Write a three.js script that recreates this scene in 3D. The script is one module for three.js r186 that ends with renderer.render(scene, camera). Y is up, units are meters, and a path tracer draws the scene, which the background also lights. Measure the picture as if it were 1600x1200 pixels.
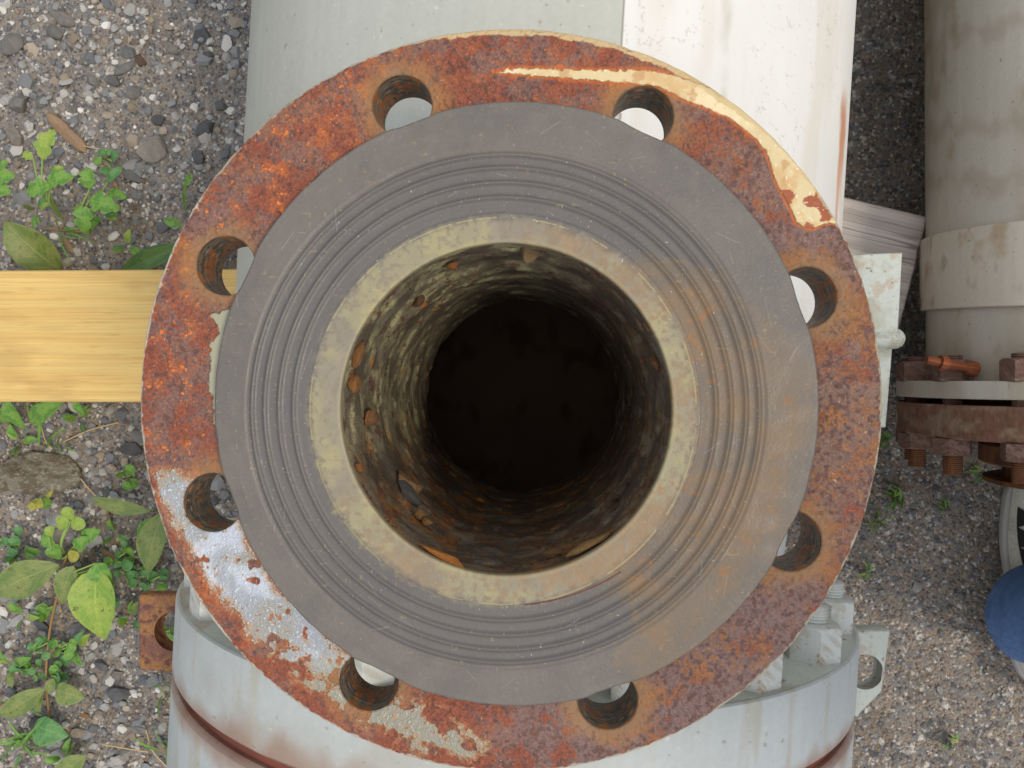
import * as THREE from 'three';
import { mergeGeometries, mergeVertices, toCreasedNormals } from 'three/addons/utils/BufferGeometryUtils.js';
import { RoundedBoxGeometry } from 'three/addons/geometries/RoundedBoxGeometry.js';
import { MarchingCubes } from 'three/addons/objects/MarchingCubes.js';
import { Brush, Evaluator, SUBTRACTION, INTERSECTION } from 'three-bvh-csg';

// ---------------------------------------------------------------- camera, sky, sun, exposure
const scene = new THREE.Scene();
const CAM = new THREE.Vector3(0.0125, 1.02, -0.0077);
const camera = new THREE.PerspectiveCamera(2 * Math.atan(600 / 1250) * 180 / Math.PI, 4 / 3, 0.02, 60);
camera.position.copy(CAM);
camera.up.set(0, 0, -1);
camera.lookAt(CAM.clone().add(new THREE.Vector3(-50 / 1250, -1, 10 / 1250)));
camera.updateMatrixWorld(true);

const SUN = new THREE.Vector3(Math.cos(0.31), Math.tan(1.02), Math.sin(0.31)).normalize();
{
  const w = 256, h = 128, d = new Float32Array(w * h * 4);
  for (let j = 0; j < h; j++) for (let i = 0; i < w; i++) {
    const el = (j + 0.5) / h * Math.PI - Math.PI / 2, az = (i + 0.5) / w * 2 * Math.PI - Math.PI;
    const x = Math.cos(el) * Math.cos(az), y = Math.sin(el), z = Math.cos(el) * Math.sin(az);
    const s = Math.max(0, x * SUN.x + y * SUN.y + z * SUN.z);
    const k = y < 0 ? 0.5 : 1.72 * (1 + 2 * y) / 3 + 0.4 * Math.pow(s, 4);
    const o = (j * w + i) * 4;
    d[o] = k * (0.93 + 0.06 * s); d[o + 1] = k * 0.985; d[o + 2] = k * (1.08 - 0.06 * s); d[o + 3] = 1;
  }
  const t = new THREE.DataTexture(d, w, h, THREE.RGBAFormat, THREE.FloatType);
  t.mapping = THREE.EquirectangularReflectionMapping; t.magFilter = THREE.LinearFilter; t.needsUpdate = true;
  scene.background = t; scene.environment = t;
}
const sun = new THREE.DirectionalLight(0xfff3e2, 2.6);
sun.position.copy(SUN).multiplyScalar(6); sun.castShadow = true; sun.shadow.radius = 24;
sun.shadow.mapSize.set(2048, 2048);
Object.assign(sun.shadow.camera, { left: -2.5, right: 2.5, top: 2.5, bottom: -2.5, near: 0.5, far: 14 });
scene.add(sun, sun.target);
const renderer = new THREE.WebGLRenderer({ antialias: true });
renderer.toneMapping = THREE.LinearToneMapping;
renderer.toneMappingExposure = 0.71;
renderer.shadowMap.enabled = true;

// ---------------------------------------------------------------- helpers
let seedState = 7;
const rnd = () => { seedState = (seedState + 0x6d2b79f5) | 0; let t = Math.imul(seedState ^ (seedState >>> 15), 1 | seedState); t = (t + Math.imul(t ^ (t >>> 7), 61 | t)) ^ t; return ((t ^ (t >>> 14)) >>> 0) / 4294967296; };
const rr = (a, b) => a + (b - a) * rnd();
const clamp = (x, a = 0, b = 1) => (x < a ? a : x > b ? b : x);
const ss = (a, b, x) => { const t = clamp((x - a) / (b - a)); return t * t * (3 - 2 * t); };
const lerp = (a, b, t) => a + (b - a) * t;
const V = (x, y, z) => new THREE.Vector3(x, y, z);
function h2(x, y, s) { let h = Math.imul(x, 374761393) ^ Math.imul(y, 668265263) ^ Math.imul(s, 1442695041); h = Math.imul(h ^ (h >>> 13), 1274126177); h = Math.imul(h ^ (h >>> 15), 2246822519); return ((h ^ (h >>> 16)) >>> 0) / 4294967296; }
function vn(x, y, s = 0) {
  const ix = Math.floor(x), iy = Math.floor(y); let fx = x - ix, fy = y - iy;
  fx = fx * fx * (3 - 2 * fx); fy = fy * fy * (3 - 2 * fy);
  const a = h2(ix, iy, s), b = h2(ix + 1, iy, s), c = h2(ix, iy + 1, s), d = h2(ix + 1, iy + 1, s);
  return a + (b - a) * fx + (c - a) * fy + (a - b - c + d) * fx * fy;
}
function fbm(x, y, o = 4, s = 0) { let v = 0, a = 0.5, n = 0; for (let i = 0; i < o; i++) { v += a * vn(x, y, s + i * 17); n += a; a *= 0.5; x = x * 2.03 + 11.3; y = y * 2.03 + 5.7; } return v / n; }
function cell(x, y, s) {   // worley: nearest distance, second distance, id
  const ix = Math.floor(x), iy = Math.floor(y); let f1 = 9, f2 = 9, id = 0;
  for (let j = -1; j < 2; j++) for (let i = -1; i < 2; i++) {
    const px = ix + i + h2(ix + i, iy + j, s), py = iy + j + h2(ix + i, iy + j, s + 1), d = Math.hypot(px - x, py - y);
    if (d < f1) { f2 = f1; f1 = d; id = h2(ix + i, iy + j, s + 2); } else if (d < f2) f2 = d;
  }
  return [f1, f2, id];
}
function mixc(o, c, t) { if (t <= 0) return; if (t > 1) t = 1; o[0] += (c[0] - o[0]) * t; o[1] += (c[1] - o[1]) * t; o[2] += (c[2] - o[2]) * t; }
// fn(u, v, out): out = [r, g, b (0..255), height 0..1, roughness 0..1]
function tex(w, h, fn, wrap = THREE.ClampToEdgeWrapping, rough = true) {
  const c = new Uint8Array(w * h * 4), b = new Uint8Array(w * h), r = new Uint8Array(rough ? w * h * 4 : 4), o = [0, 0, 0, 0.5, 0.8];
  for (let j = 0; j < h; j++) for (let i = 0; i < w; i++) {
    o[0] = o[1] = o[2] = 128; o[3] = 0.5; o[4] = 0.8;
    fn((i + 0.5) / w, (j + 0.5) / h, o);
    const k = j * w + i;
    c[k * 4] = clamp(o[0], 0, 255); c[k * 4 + 1] = clamp(o[1], 0, 255); c[k * 4 + 2] = clamp(o[2], 0, 255); c[k * 4 + 3] = 255;
    b[k] = clamp(o[3]) * 255;
    if (rough) { r[k * 4] = r[k * 4 + 1] = r[k * 4 + 2] = clamp(o[4]) * 255; r[k * 4 + 3] = 255; }
  }
  const mk = (d, fmt) => { const t = new THREE.DataTexture(d, w, h, fmt); t.wrapS = t.wrapT = wrap; t.magFilter = THREE.LinearFilter; t.minFilter = THREE.LinearMipmapLinearFilter; t.generateMipmaps = true; t.needsUpdate = true; return t; };
  const map = mk(c, THREE.RGBAFormat); map.colorSpace = THREE.SRGBColorSpace;
  return { map, bumpMap: mk(b, THREE.RedFormat), roughnessMap: rough ? mk(r, THREE.RGBAFormat) : null };
}
function mat(t, bumpScale, more = {}) {
  const m = new THREE.MeshPhysicalMaterial({ map: t.map, bumpMap: t.bumpMap, bumpScale, roughness: t.roughnessMap ? 1 : 0.8, side: THREE.DoubleSide, ...more });
  if (t.roughnessMap) m.roughnessMap = t.roughnessMap;
  return m;
}
const taken = {};
function numbered(n) { const k = taken[n] = (taken[n] ?? -1) + 1; return k ? n + '_' + String(k).padStart(3, '0') : n; }
function mesh(name, g, m, parent) { const o = new THREE.Mesh(g, m); o.name = name; o.castShadow = o.receiveShadow = true; parent.add(o); return o; }
function thing(name, label, category, pos = [0, 0, 0], turn = 0, group) {
  const o = new THREE.Group(); o.name = numbered(name); o.position.set(...pos); o.rotation.y = turn;
  o.userData = { label, category }; if (group) o.userData.group = group; scene.add(o); return o;
}
function single(name, g, m, label, category, group) {
  const o = mesh(numbered(name), g, m, scene); o.userData = { label, category }; if (group) o.userData.group = group; return o;
}
// the point on the plane at height y that the photograph's pixel looks at
function P(px, py, y = 0) {
  const d = V((px - 800) / 1250, (600 - py) / 1250, -1).transformDirection(camera.matrixWorld);
  return CAM.clone().addScaledVector(d, (y - CAM.y) / d.y);
}
function grid(nu, nv, fn) {   // fn(u, v) -> [x, y, z, tu, tv]
  const p = [], t = [], ix = [];
  for (let j = 0; j <= nv; j++) for (let i = 0; i <= nu; i++) { const a = fn(i / nu, j / nv); p.push(a[0], a[1], a[2]); t.push(a[3] ?? i / nu, a[4] ?? j / nv); }
  for (let j = 0; j < nv; j++) for (let i = 0; i < nu; i++) { const a = j * (nu + 1) + i, b = a + 1, c = a + nu + 1, d = c + 1; ix.push(a, c, b, b, c, d); }
  const g = new THREE.BufferGeometry();
  g.setAttribute('position', new THREE.Float32BufferAttribute(p, 3)); g.setAttribute('uv', new THREE.Float32BufferAttribute(t, 2)); g.setIndex(ix); g.computeVertexNormals(); return g;
}
// a surface of revolution about the z axis; profile points [z, r]; uv = (angle, z)
function revolve(profile, n = 160, crease = 0.5, zc = 0, span = 1.5) {
  const pts = profile;
  const g = grid(n, pts.length - 1, (u, v) => { const k = Math.round(v * (pts.length - 1)), a = u * 2 * Math.PI; return [pts[k][1] * Math.cos(a), pts[k][1] * Math.sin(a), pts[k][0], u, (pts[k][0] - zc) / span + 0.5 + pts[k][1] * 0.001]; });
  return toCreasedNormals(g, crease);
}
function polySD(pts, x, y) {   // signed distance, inside > 0
  let d = 1e9, s = false;
  for (let i = 0, j = pts.length - 1; i < pts.length; j = i++) {
    const [ax, ay] = pts[i], [bx, by] = pts[j], ex = bx - ax, ey = by - ay, wx = x - ax, wy = y - ay;
    const t = clamp((wx * ex + wy * ey) / (ex * ex + ey * ey)), dx = wx - ex * t, dy = wy - ey * t;
    d = Math.min(d, dx * dx + dy * dy);
    if ((ay > y) !== (by > y) && x < (bx - ax) * (y - ay) / (by - ay) + ax) s = !s;
  }
  return (s ? 1 : -1) * Math.sqrt(d);
}

// ---------------------------------------------------------------- ground
const groundTex = tex(1400, 1400, (u, v, o) => {
  const x = u * 1.4, y = v * 1.4;   // metres
  const big = fbm(x * 3, y * 3, 3, 1), mid = fbm(x * 22, y * 22, 4, 5), fine = vn(x * 900, y * 900, 9);
  o[0] = 136; o[1] = 121; o[2] = 106;
  mixc(o, [100, 84, 68], ss(0.45, 0.7, mid) * 0.7);
  mixc(o, [122, 116, 110], ss(0.5, 0.75, big) * 0.6);
  let hgt = mid * 0.25;
  for (const [f, s, p] of [[110, 21, 0.55], [300, 41, 0.75]]) {
    const c = cell(x * f + vn(x * f * 2, y * f * 2, s) * 0.3, y * f, s);
    if (c[2] < p) {
      const k = ss(0.04, 0.16, c[1] - c[0]), q = c[2] / p;
      const col = q < 0.45 ? [96 + q * 50, 97 + q * 50, 98 + q * 52] : q < 0.7 ? [132, 124, 112] : q < 0.9 ? [70, 70, 74] : [188, 186, 180];
      mixc(o, col, k * 0.75); hgt = Math.max(hgt, 0.25 + k * (0.7 - c[0]) * (f < 100 ? 1 : f < 200 ? 0.65 : 0.4));
    }
  }
  const g = 0.84 + 0.32 * fine; o[0] *= g; o[1] *= g; o[2] *= g;
  o[3] = hgt; o[4] = 0.9;
}, THREE.MirroredRepeatWrapping, false);
{
  const g = new THREE.PlaneGeometry(40, 40).rotateX(-Math.PI / 2), uv = g.attributes.uv;
  for (let i = 0; i < uv.count; i++) uv.setXY(i, g.attributes.position.getX(i) / 1.4 + 0.37, g.attributes.position.getZ(i) / 1.4 + 0.41);
  const o = mesh('ground', g, mat(groundTex, 0.005, { roughness: 0.92 }), scene);
  o.userData = { kind: 'structure', label: 'grey gravel ground with soil under the pipes', category: 'ground' };
}
function pebble(seed, det = 1, rough = 0.3) {
  const g = mergeVertices(new THREE.IcosahedronGeometry(1, det).deleteAttribute('uv').deleteAttribute('normal')), p = g.attributes.position;
  const planes = []; for (let k = 0; k < 12; k++) { const a = h2(k, seed, 3) * 6.28, b = h2(k, seed, 4) * 2 - 1, c = Math.sqrt(1 - b * b); planes.push([V(c * Math.cos(a), b, c * Math.sin(a)), 0.48 + 0.36 * h2(k, seed, 5)]); }
  for (let i = 0; i < p.count; i++) {
    const q = V(p.getX(i), p.getY(i), p.getZ(i)); q.multiplyScalar(1 - rough * 0.5 + rough * h2(i, seed, 6));
    for (const [n, d] of planes) { const e = q.dot(n) - d; if (e > 0) q.addScaledVector(n, -e * 0.96); }
    p.setXYZ(i, q.x, q.y, q.z);
  }
  g.computeVertexNormals();
  return det > 1 ? toCreasedNormals(g, 0.7) : toCreasedNormals(g, 0.45);
}
const stoneTex = tex(256, 256, (u, v, o) => { const n = fbm(u * 9, v * 9, 4, 3), f = vn(u * 120, v * 120, 5); const k = 175 + 60 * n + 26 * (f - 0.5); o[0] = k; o[1] = k * 0.99; o[2] = k * 0.97; o[3] = n * 0.6 + f * 0.4; }, THREE.MirroredRepeatWrapping, false);
const stoneMat = new THREE.MeshStandardMaterial({ color: 0xffffff, roughness: 0.85 });
const stoneTones = [[0.16, 0.165, 0.17], [0.22, 0.22, 0.215], [0.30, 0.29, 0.27], [0.11, 0.115, 0.125], [0.27, 0.23, 0.18], [0.40, 0.39, 0.36], [0.21, 0.17, 0.13], [0.5, 0.49, 0.47]];
function gravel(count, geo, box, size, flat, tones, lift = 1.12) {
  const im = new THREE.InstancedMesh(geo, stoneMat, count), q = new THREE.Quaternion(), e = new THREE.Euler(), m = new THREE.Matrix4(), c = new THREE.Color();
  for (let i = 0; i < count; i++) {
    const s = size[0] + (size[1] - size[0]) * Math.pow(rnd(), 2.6), x = rr(box[0], box[1]), z = rr(box[2], box[3]);
    e.set(rr(-0.5, 0.5), rr(0, 6.28), rr(-0.5, 0.5)); q.setFromEuler(e);
    m.compose(V(x, s * flat * 0.35, z), q, V(s * rr(0.75, 1.35), s * flat * rr(0.7, 1.2), s)); im.setMatrixAt(i, m);
    const t = tones[Math.floor(Math.pow(rnd(), 1.35) * tones.length)], k = rr(0.85, 1.25); im.setColorAt(i, c.setRGB(t[0] * k * lift, t[1] * k * lift, t[2] * k * lift));
  }
  im.name = numbered('gravel'); im.castShadow = im.receiveShadow = true; scene.add(im); return im;
}
const pebGeo = [1, 2, 3, 4].map((s) => pebble(s, 1, 0.25));
{
  const T = stoneTones;
  const left = [-1.3, -0.12, -0.95, 0.95], right = [0.1, 1.6, -0.95, 0.95];
  gravel(9000, pebGeo[0], left, [0.0014, 0.0085], 0.6, [T[0], T[1], T[3], T[2], T[4], T[6], T[5]]).userData = { kind: 'stuff', label: 'small rounded grey pebbles in the soil around the weeds', category: 'gravel' };
  gravel(9000, pebGeo[1], left, [0.0012, 0.0065], 0.7, [T[1], T[0], T[2], T[3], T[6], T[4], T[5], T[7]]).userData = { kind: 'stuff', label: 'fine mixed pebbles with pale chips beside the timber', category: 'gravel' };
  gravel(2600, pebGeo[2], left, [0.004, 0.0125], 0.5, [T[0], T[1], T[3], T[2], T[4], T[5]]).userData = { kind: 'stuff', label: 'flat slate grey gravel chips beside the weeds', category: 'gravel' };
  gravel(24000, pebGeo[3], right, [0.0008, 0.003], 0.6, [T[1], T[1], T[4], T[2], T[0], T[6]], 1.35).userData = { kind: 'stuff', label: 'fine packed grey brown gravel around the shoes', category: 'gravel' };
}
// the larger stones that can be told apart: [px, py, length px, width px, turn deg, tone]
const stones = [[232, 232, 58, 42, 8, [0.36, 0.335, 0.31]], [95, 25, 46, 26, -32, [0.27, 0.26, 0.24]], [14, 66, 40, 36, 20, [0.25, 0.25, 0.24]], [85, 47, 40, 22, -25, [0.2, 0.2, 0.19]], [30, 160, 32, 34, 70, [0.24, 0.235, 0.22]],
  [24, 213, 38, 26, -30, [0.28, 0.25, 0.22]], [195, 79, 30, 20, -10, [0.2, 0.215, 0.23]], [263, 70, 34, 20, -40, [0.3, 0.28, 0.25]], [190, 104, 36, 16, 25, [0.24, 0.245, 0.24]], [218, 92, 26, 16, -60, [0.14, 0.09, 0.065]],
  [145, 127, 28, 16, -35, [0.25, 0.25, 0.245]], [175, 123, 26, 20, 10, [0.17, 0.175, 0.185]], [310, 55, 34, 24, 15, [0.13, 0.14, 0.155]], [320, 85, 22, 18, 0, [0.14, 0.14, 0.14]], [5, 153, 24, 18, 10, [0.55, 0.55, 0.55]],
  [44, 197, 16, 16, 0, [0.66, 0.66, 0.66]], [148, 148, 12, 10, 0, [0.62, 0.62, 0.64]], [135, 135, 16, 9, 60, [0.5, 0.51, 0.54]], [232, 28, 14, 10, 10, [0.5, 0.44, 0.3]], [315, 200, 34, 26, 30, [0.13, 0.14, 0.15]],
  [205, 142, 24, 22, 0, [0.26, 0.26, 0.25]], [245, 185, 26, 18, -20, [0.12, 0.125, 0.135]], [205, 275, 34, 22, -15, [0.22, 0.225, 0.23]], [310, 245, 28, 22, -30, [0.14, 0.145, 0.155]], [60, 158, 30, 18, 40, [0.19, 0.19, 0.19]],
  [110, 170, 24, 16, 20, [0.22, 0.21, 0.19]], [140, 205, 13, 12, 0, [0.58, 0.58, 0.6]], [215, 290, 14, 11, 0, [0.6, 0.6, 0.62]], [145, 718, 20, 22, 60, [0.33, 0.32, 0.3]], [205, 700, 40, 24, 20, [0.12, 0.125, 0.135]],
  [120, 990, 36, 34, 30, [0.27, 0.28, 0.3]], [60, 975, 34, 22, -40, [0.13, 0.14, 0.16]], [170, 1020, 20, 18, 50, [0.42, 0.4, 0.35]], [180, 1055, 24, 16, -20, [0.27, 0.25, 0.22]], [185, 1085, 40, 30, 20, [0.15, 0.155, 0.165]],
  [120, 1145, 22, 24, 60, [0.42, 0.35, 0.29]], [150, 1120, 20, 18, 0, [0.42, 0.37, 0.32]], [210, 1140, 34, 18, -15, [0.28, 0.28, 0.26]], [165, 1055, 34, 12, 50, [0.33, 0.33, 0.32]], [235, 1065, 34, 18, 25, [0.3, 0.31, 0.33]],
  [255, 1170, 30, 22, 10, [0.3, 0.23, 0.18]], [130, 1120, 18, 10, 10, [0.36, 0.2, 0.09]], [78, 1165, 26, 18, 10, [0.42, 0.42, 0.41]], [155, 1040, 26, 20, -30, [0.17, 0.18, 0.2]], [190, 1180, 30, 16, 20, [0.3, 0.3, 0.29]],
  [1433, 918, 20, 16, 60, [0.5, 0.49, 0.47]], [1382, 927, 14, 12, 20, [0.4, 0.39, 0.37]], [1472, 1080, 12, 14, 0, [0.44, 0.44, 0.43]], [1452, 160, 12, 10, 0, [0.06, 0.06, 0.065]],
  [30, 925, 30, 14, -20, [0.24, 0.24, 0.24]], [55, 1130, 30, 20, 15, [0.12, 0.12, 0.13]], [190, 255, 30, 16, -5, [0.26, 0.24, 0.21]], [345, 165, 24, 20, 0, [0.16, 0.165, 0.17]], [130, 93, 22, 14, 30, [0.23, 0.22, 0.2]]];
{
  const geos = [11, 12, 13, 14, 15, 16].map((s) => pebble(s, 3, 0.05));
  for (const [i, [px, py, l, w, a, t]] of stones.entries()) {
    const p = P(px, py, 0.006), L = l * 0.00081 / 2 * 1.12, W = w * 0.00081 / 2 * 1.12, H = Math.min(L, W) * 0.62, rightSide = px > 900;
    const m = new THREE.MeshStandardMaterial({ color: new THREE.Color().setRGB(...t), roughness: 0.85, map: stoneTex.map, bumpMap: stoneTex.bumpMap, bumpScale: 0.0006 });
    const g = geos[i % 6].clone(), q = g.attributes.position, uv = []; for (let k = 0; k < q.count; k++) uv.push(q.getX(k) * 0.4 + 0.5 + i * 0.13, q.getZ(k) * 0.4 + q.getY(k) * 0.3 + 0.5);
    g.setAttribute('uv', new THREE.Float32BufferAttribute(uv, 2)); g.scale(L, H, W); g.rotateY(a * Math.PI / 180);
    const lum = t[1], warm = t[0] - t[2] > 0.04, size = l * w > 900 ? 'large' : l * w > 500 ? 'medium' : 'small', shade = lum > 0.48 ? 'white' : warm ? 'tan brown' : lum > 0.26 ? 'pale grey' : lum > 0.18 ? 'mid grey' : 'dark slate', where = py > 650 ? 'in the gravel below the yellow timber' : py > 240 ? 'in the soil among the lobed weeds' : px > 170 ? 'in the pebbly soil beside the white pipe' : 'in the pebbly soil around the bark chip';
    const o = single('stone', g, m, i === 0 ? 'largest pale angular stone lying on the gravel near the rusty flange' : rightSide ? 'pale chip lying loose on the fine gravel' : size + ' ' + shade + ' stone ' + where, 'stone', i === 0 ? undefined : rightSide ? 'chips on the fine gravel' : 'stones in the pebbly soil');
    o.position.set(p.x, H * 0.45, p.z);
  }
}

// ---------------------------------------------------------------- timbers
const wood = (a, b, c, s, wear) => tex(800, 320, (u, v, o) => {
  const x = u * 1.2, y = v * 0.16;   // metres
  const wob = fbm(x * 3, y * 8, 3, s) * 0.012 + 0.02 * fbm(x * 0.9, y * 3, 2, s + 4);
  const ring = 0.5 + 0.5 * Math.sin((y + wob * 1.6) * 2 * Math.PI / 0.021 + fbm(x * 1.6, y * 45, 3, s) * 9);
  const fib = vn(x * 14, y * 1500, s + 7), fib2 = fbm(x * 40, y * 700, 3, s + 9);
  o[0] = a[0]; o[1] = a[1]; o[2] = a[2];
  mixc(o, b, ss(0.35, 0.95, ring) * (wear > 0.45 ? 0.55 : 0.32)); mixc(o, c, ss(0.62, 0.85, fib2) * 0.4);
  const k = 0.94 + 0.12 * fib; o[0] *= k; o[1] *= k; o[2] *= k;
  const blot = fbm(x * 9, y * 30, 4, s + 20); mixc(o, [c[0] * 0.8, c[1] * 0.8, c[2] * 0.8], ss(0.62, 0.78, blot) * wear);
  // checks: thin dark splits along the grain
  for (let q = 0; q < 2; q++) { const cy = 0.052 + 0.061 * q + 0.006 * (fbm(x * 5, q * 3, 3, s + 40) - 0.5), on = ss(0.5, 0.6, vn(x * 2.5, q * 5.3, s + 50)); const d = Math.abs(y - cy); if (d < 0.0003 * on && vn(x * 9, q, s + 70) > 0.5) { mixc(o, [70, 50, 28], 0.85); o[3] = 0; return; } }
  if (wear > 0.45) { const cr = Math.abs(vn(x * 5, y * 130, s + 60) - 0.5); mixc(o, [96, 88, 82], (1 - ss(0.01, 0.06, cr)) * 0.6); }
  o[3] = 0.5 + 0.2 * fib + 0.25 * ring * (wear > 0.45 ? 1 : 0.2); o[4] = 0.75;
}, THREE.MirroredRepeatWrapping, false);
function timber(x0, x1, w, h, m, seed) {
  const g = new RoundedBoxGeometry(x1 - x0, h, w, 3, 0.004), p = g.attributes.position, n = g.attributes.normal, uv = g.attributes.uv;
  for (let i = 0; i < p.count; i++) {
    const x = p.getX(i), y = p.getY(i), z = p.getZ(i), ax = Math.abs(n.getX(i));
    if (ax > 0.7) uv.setXY(i, y / 0.3 + seed, z / 0.16 + 0.5); else uv.setXY(i, x / 1.2 + seed, (Math.abs(n.getY(i)) > 0.5 ? z : z + y) / 0.16 + 0.5);
  }
  g.translate((x0 + x1) / 2, 0, 0);
  return g;
}
{
  const ym = mat(wood([204, 174, 106], [190, 150, 82], [172, 132, 74], 3, 0.2), 0.0006, { roughness: 0.7 });
  const o = single('timber_beam', timber(-1.3, 0.09, 0.149, 0.1405, ym, 0.2), ym, 'new yellow square timber beam under the white pipe', 'timber');
  o.position.set(0, 0.0703, -0.0545); o.rotation.y = 0.0;
  const gm = mat(wood([190, 180, 172], [158, 148, 140], [124, 110, 98], 31, 0.5), 0.002, { roughness: 0.85 });
  const o2 = single('timber_beam', timber(-0.3, 0.02, 0.14, 0.1405, gm, 0.6), gm, 'weathered grey timber beam end sticking out between the two pipes', 'timber');
  o2.position.set(0.39, 0.0703, -0.118); o2.rotation.y = -0.245;
}

// ---------------------------------------------------------------- the white pipe with the rusty nozzle flange
const YAW = -3.4 * Math.PI / 180, AX = 0.37, R = 0.2285, RF = 0.2566;     // axis height, pipe radius, end flange radius
const YF = 0.719, RT = 0.1425, PXM = 0.000244;                            // raised face height, flange radius, metres per photo pixel on the flange
const spool = thing('pipe_spool', 'white painted pipe with an upright rusty eight hole nozzle flange', 'pipe', [0, 0, 0], YAW);

// paint on a cylinder: u = angle, v = z
function paintTex(w, h, base, alt, opt) {
  return tex(w, h, (u, v, o) => {
    const a = u * 360, z = (v - 0.5) * (opt.span ?? 1.5) + (opt.zc ?? 0), x = u * 1.435;
    const n1 = fbm(x * 9, z * 9, 4, opt.s), n2 = fbm(x * 60, z * 34, 4, opt.s + 3), f = vn(x * 500, z * 500, opt.s + 5), st = fbm(x * 240, z * 9, 3, opt.s + 8);
    o[0] = base[0]; o[1] = base[1]; o[2] = base[2];
    mixc(o, alt, ss(0.35, 0.7, n1) * 0.7);
    const k = 0.97 + 0.03 * st + 0.03 * f; o[0] *= k; o[1] *= k; o[2] *= k;
    o[3] = 0.5 + 0.12 * n2 + 0.05 * f; o[4] = 0.42 + 0.2 * n2;
    const sp = fbm(x * 420, z * 420, 2, opt.s + 11); mixc(o, [236, 236, 230], ss(0.84, 0.92, sp) * 0.35); mixc(o, [120, 100, 76], ss(0.84, 0.92, fbm(x * 300 + 9, z * 300, 2, opt.s + 12)) * 0.5);
    if (opt.extra) opt.extra(a, z, o, x, n1, n2, f);
  }, THREE.MirroredRepeatWrapping);
}
const pipePaint = mat(paintTex(1536, 560, [168, 170, 160], [178, 180, 172], { s: 61, zc: -0.17, span: 0.5, extra: (a, z, o, x, n1, n2, f) => {
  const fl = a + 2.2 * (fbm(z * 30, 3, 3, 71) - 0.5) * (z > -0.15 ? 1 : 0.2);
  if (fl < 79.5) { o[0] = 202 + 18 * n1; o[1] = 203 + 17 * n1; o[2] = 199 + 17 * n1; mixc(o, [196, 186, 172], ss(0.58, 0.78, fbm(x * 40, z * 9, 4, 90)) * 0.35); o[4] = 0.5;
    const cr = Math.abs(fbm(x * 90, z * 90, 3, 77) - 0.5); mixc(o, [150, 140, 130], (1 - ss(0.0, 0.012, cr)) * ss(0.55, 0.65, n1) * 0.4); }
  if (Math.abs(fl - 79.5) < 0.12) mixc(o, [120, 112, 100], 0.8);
  // rust run on the sunny flank
  const da = (a - 29.5) / 3.4, run = ss(-0.215, -0.19, z) * ss(-0.125, -0.18, z), tail = ss(-0.19, -0.17, z);
  const r1 = Math.abs(da + 0.5 * (fbm(z * 60, 1, 3, 81) - 0.5)) ;
  mixc(o, [176, 118, 88], (1 - ss(0.3, 1.0, r1 + (n2 - 0.5) * 0.9)) * run * 0.85);
  mixc(o, [196, 132, 92], (1 - ss(0.1, 0.42, Math.abs(da - 0.25))) * tail * 0.6);
  mixc(o, [158, 150, 132], (1 - ss(0.0, 1.2, Math.abs(a - 64) / 1.4)) * ss(0.3, 0.7, n2) * 0.5);
} }), 0.0006);
const darkScale = tex(512, 512, (u, v, o) => { const n = fbm(u * 14, v * 14, 5, 5), m = fbm(u * 50, v * 50, 3, 8); o[0] = 118 + 44 * n; o[1] = 94 + 34 * n; o[2] = 76 + 26 * n; mixc(o, [92, 52, 28], ss(0.55, 0.75, m) * 0.5); o[3] = n; o[4] = 0.9; }, THREE.MirroredRepeatWrapping, false);
const darkMat = mat(darkScale, 0.002, { roughness: 0.9 });
{
  const shell = [[-1.6, 0.001], [-1.6, R]]; for (let z = -1.55; z < -0.1; z += 0.05) shell.push([z, R]); for (let z = -0.1; z < 0.03; z += 0.005) shell.push([z, R]);
  shell.push([0.03, R], [0.045, R - 0.002], [0.06, 0.219], [0.09, 0.205], [0.158, 0.2]);
  const cut = (g) => {   // leave out the triangles inside the nozzle opening
    const q = g.attributes.position, keep = []; for (let i = 0; i < q.count; i += 3) { let hit = 0; for (let k = 0; k < 3; k++) if (q.getY(i + k) > 0 && Math.hypot(q.getX(i + k), q.getZ(i + k)) < 0.0815) hit = 1; if (!hit) keep.push(i, i + 1, i + 2); }
    const out = new THREE.BufferGeometry(); for (const at of ['position', 'normal', 'uv']) { const src = g.attributes[at], arr = []; for (const i of keep) for (let k = 0; k < src.itemSize; k++) arr.push(src.array[i * src.itemSize + k]); out.setAttribute(at, new THREE.Float32BufferAttribute(arr, src.itemSize)); } return out;
  };
  mesh('pipe_shell', cut(revolve(shell, 288, 0.5, -0.17, 0.5)), pipePaint, spool).position.y = AX;
  const lin = [[-1.59, 0.001], [-1.59, 0.2185], [-0.8, 0.2185], [-0.3, 0.2185]]; for (let z = -0.1; z < 0.035; z += 0.005) lin.push([z, 0.2185]); lin.push([0.04, 0.216], [0.06, 0.206], [0.085, 0.194], [0.158, 0.19]);
  mesh('inner_lining', cut(revolve(lin, 288)), darkMat, spool).position.y = AX;
  // neck of the nozzle with a welded fillet
  const neck = new THREE.LatheGeometry([[0.0745, 0.56], [0.0845, 0.56], [0.0845, 0.585], [0.094, 0.588], [0.0875, 0.604], [0.0845, 0.61], [0.0845, 0.66], [0.09, 0.675], [0.098, 0.6885]].map(([r, y]) => new THREE.Vector2(r, y)), 96);
  mesh('nozzle_neck', neck, pipePaint, spool);
}

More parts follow.
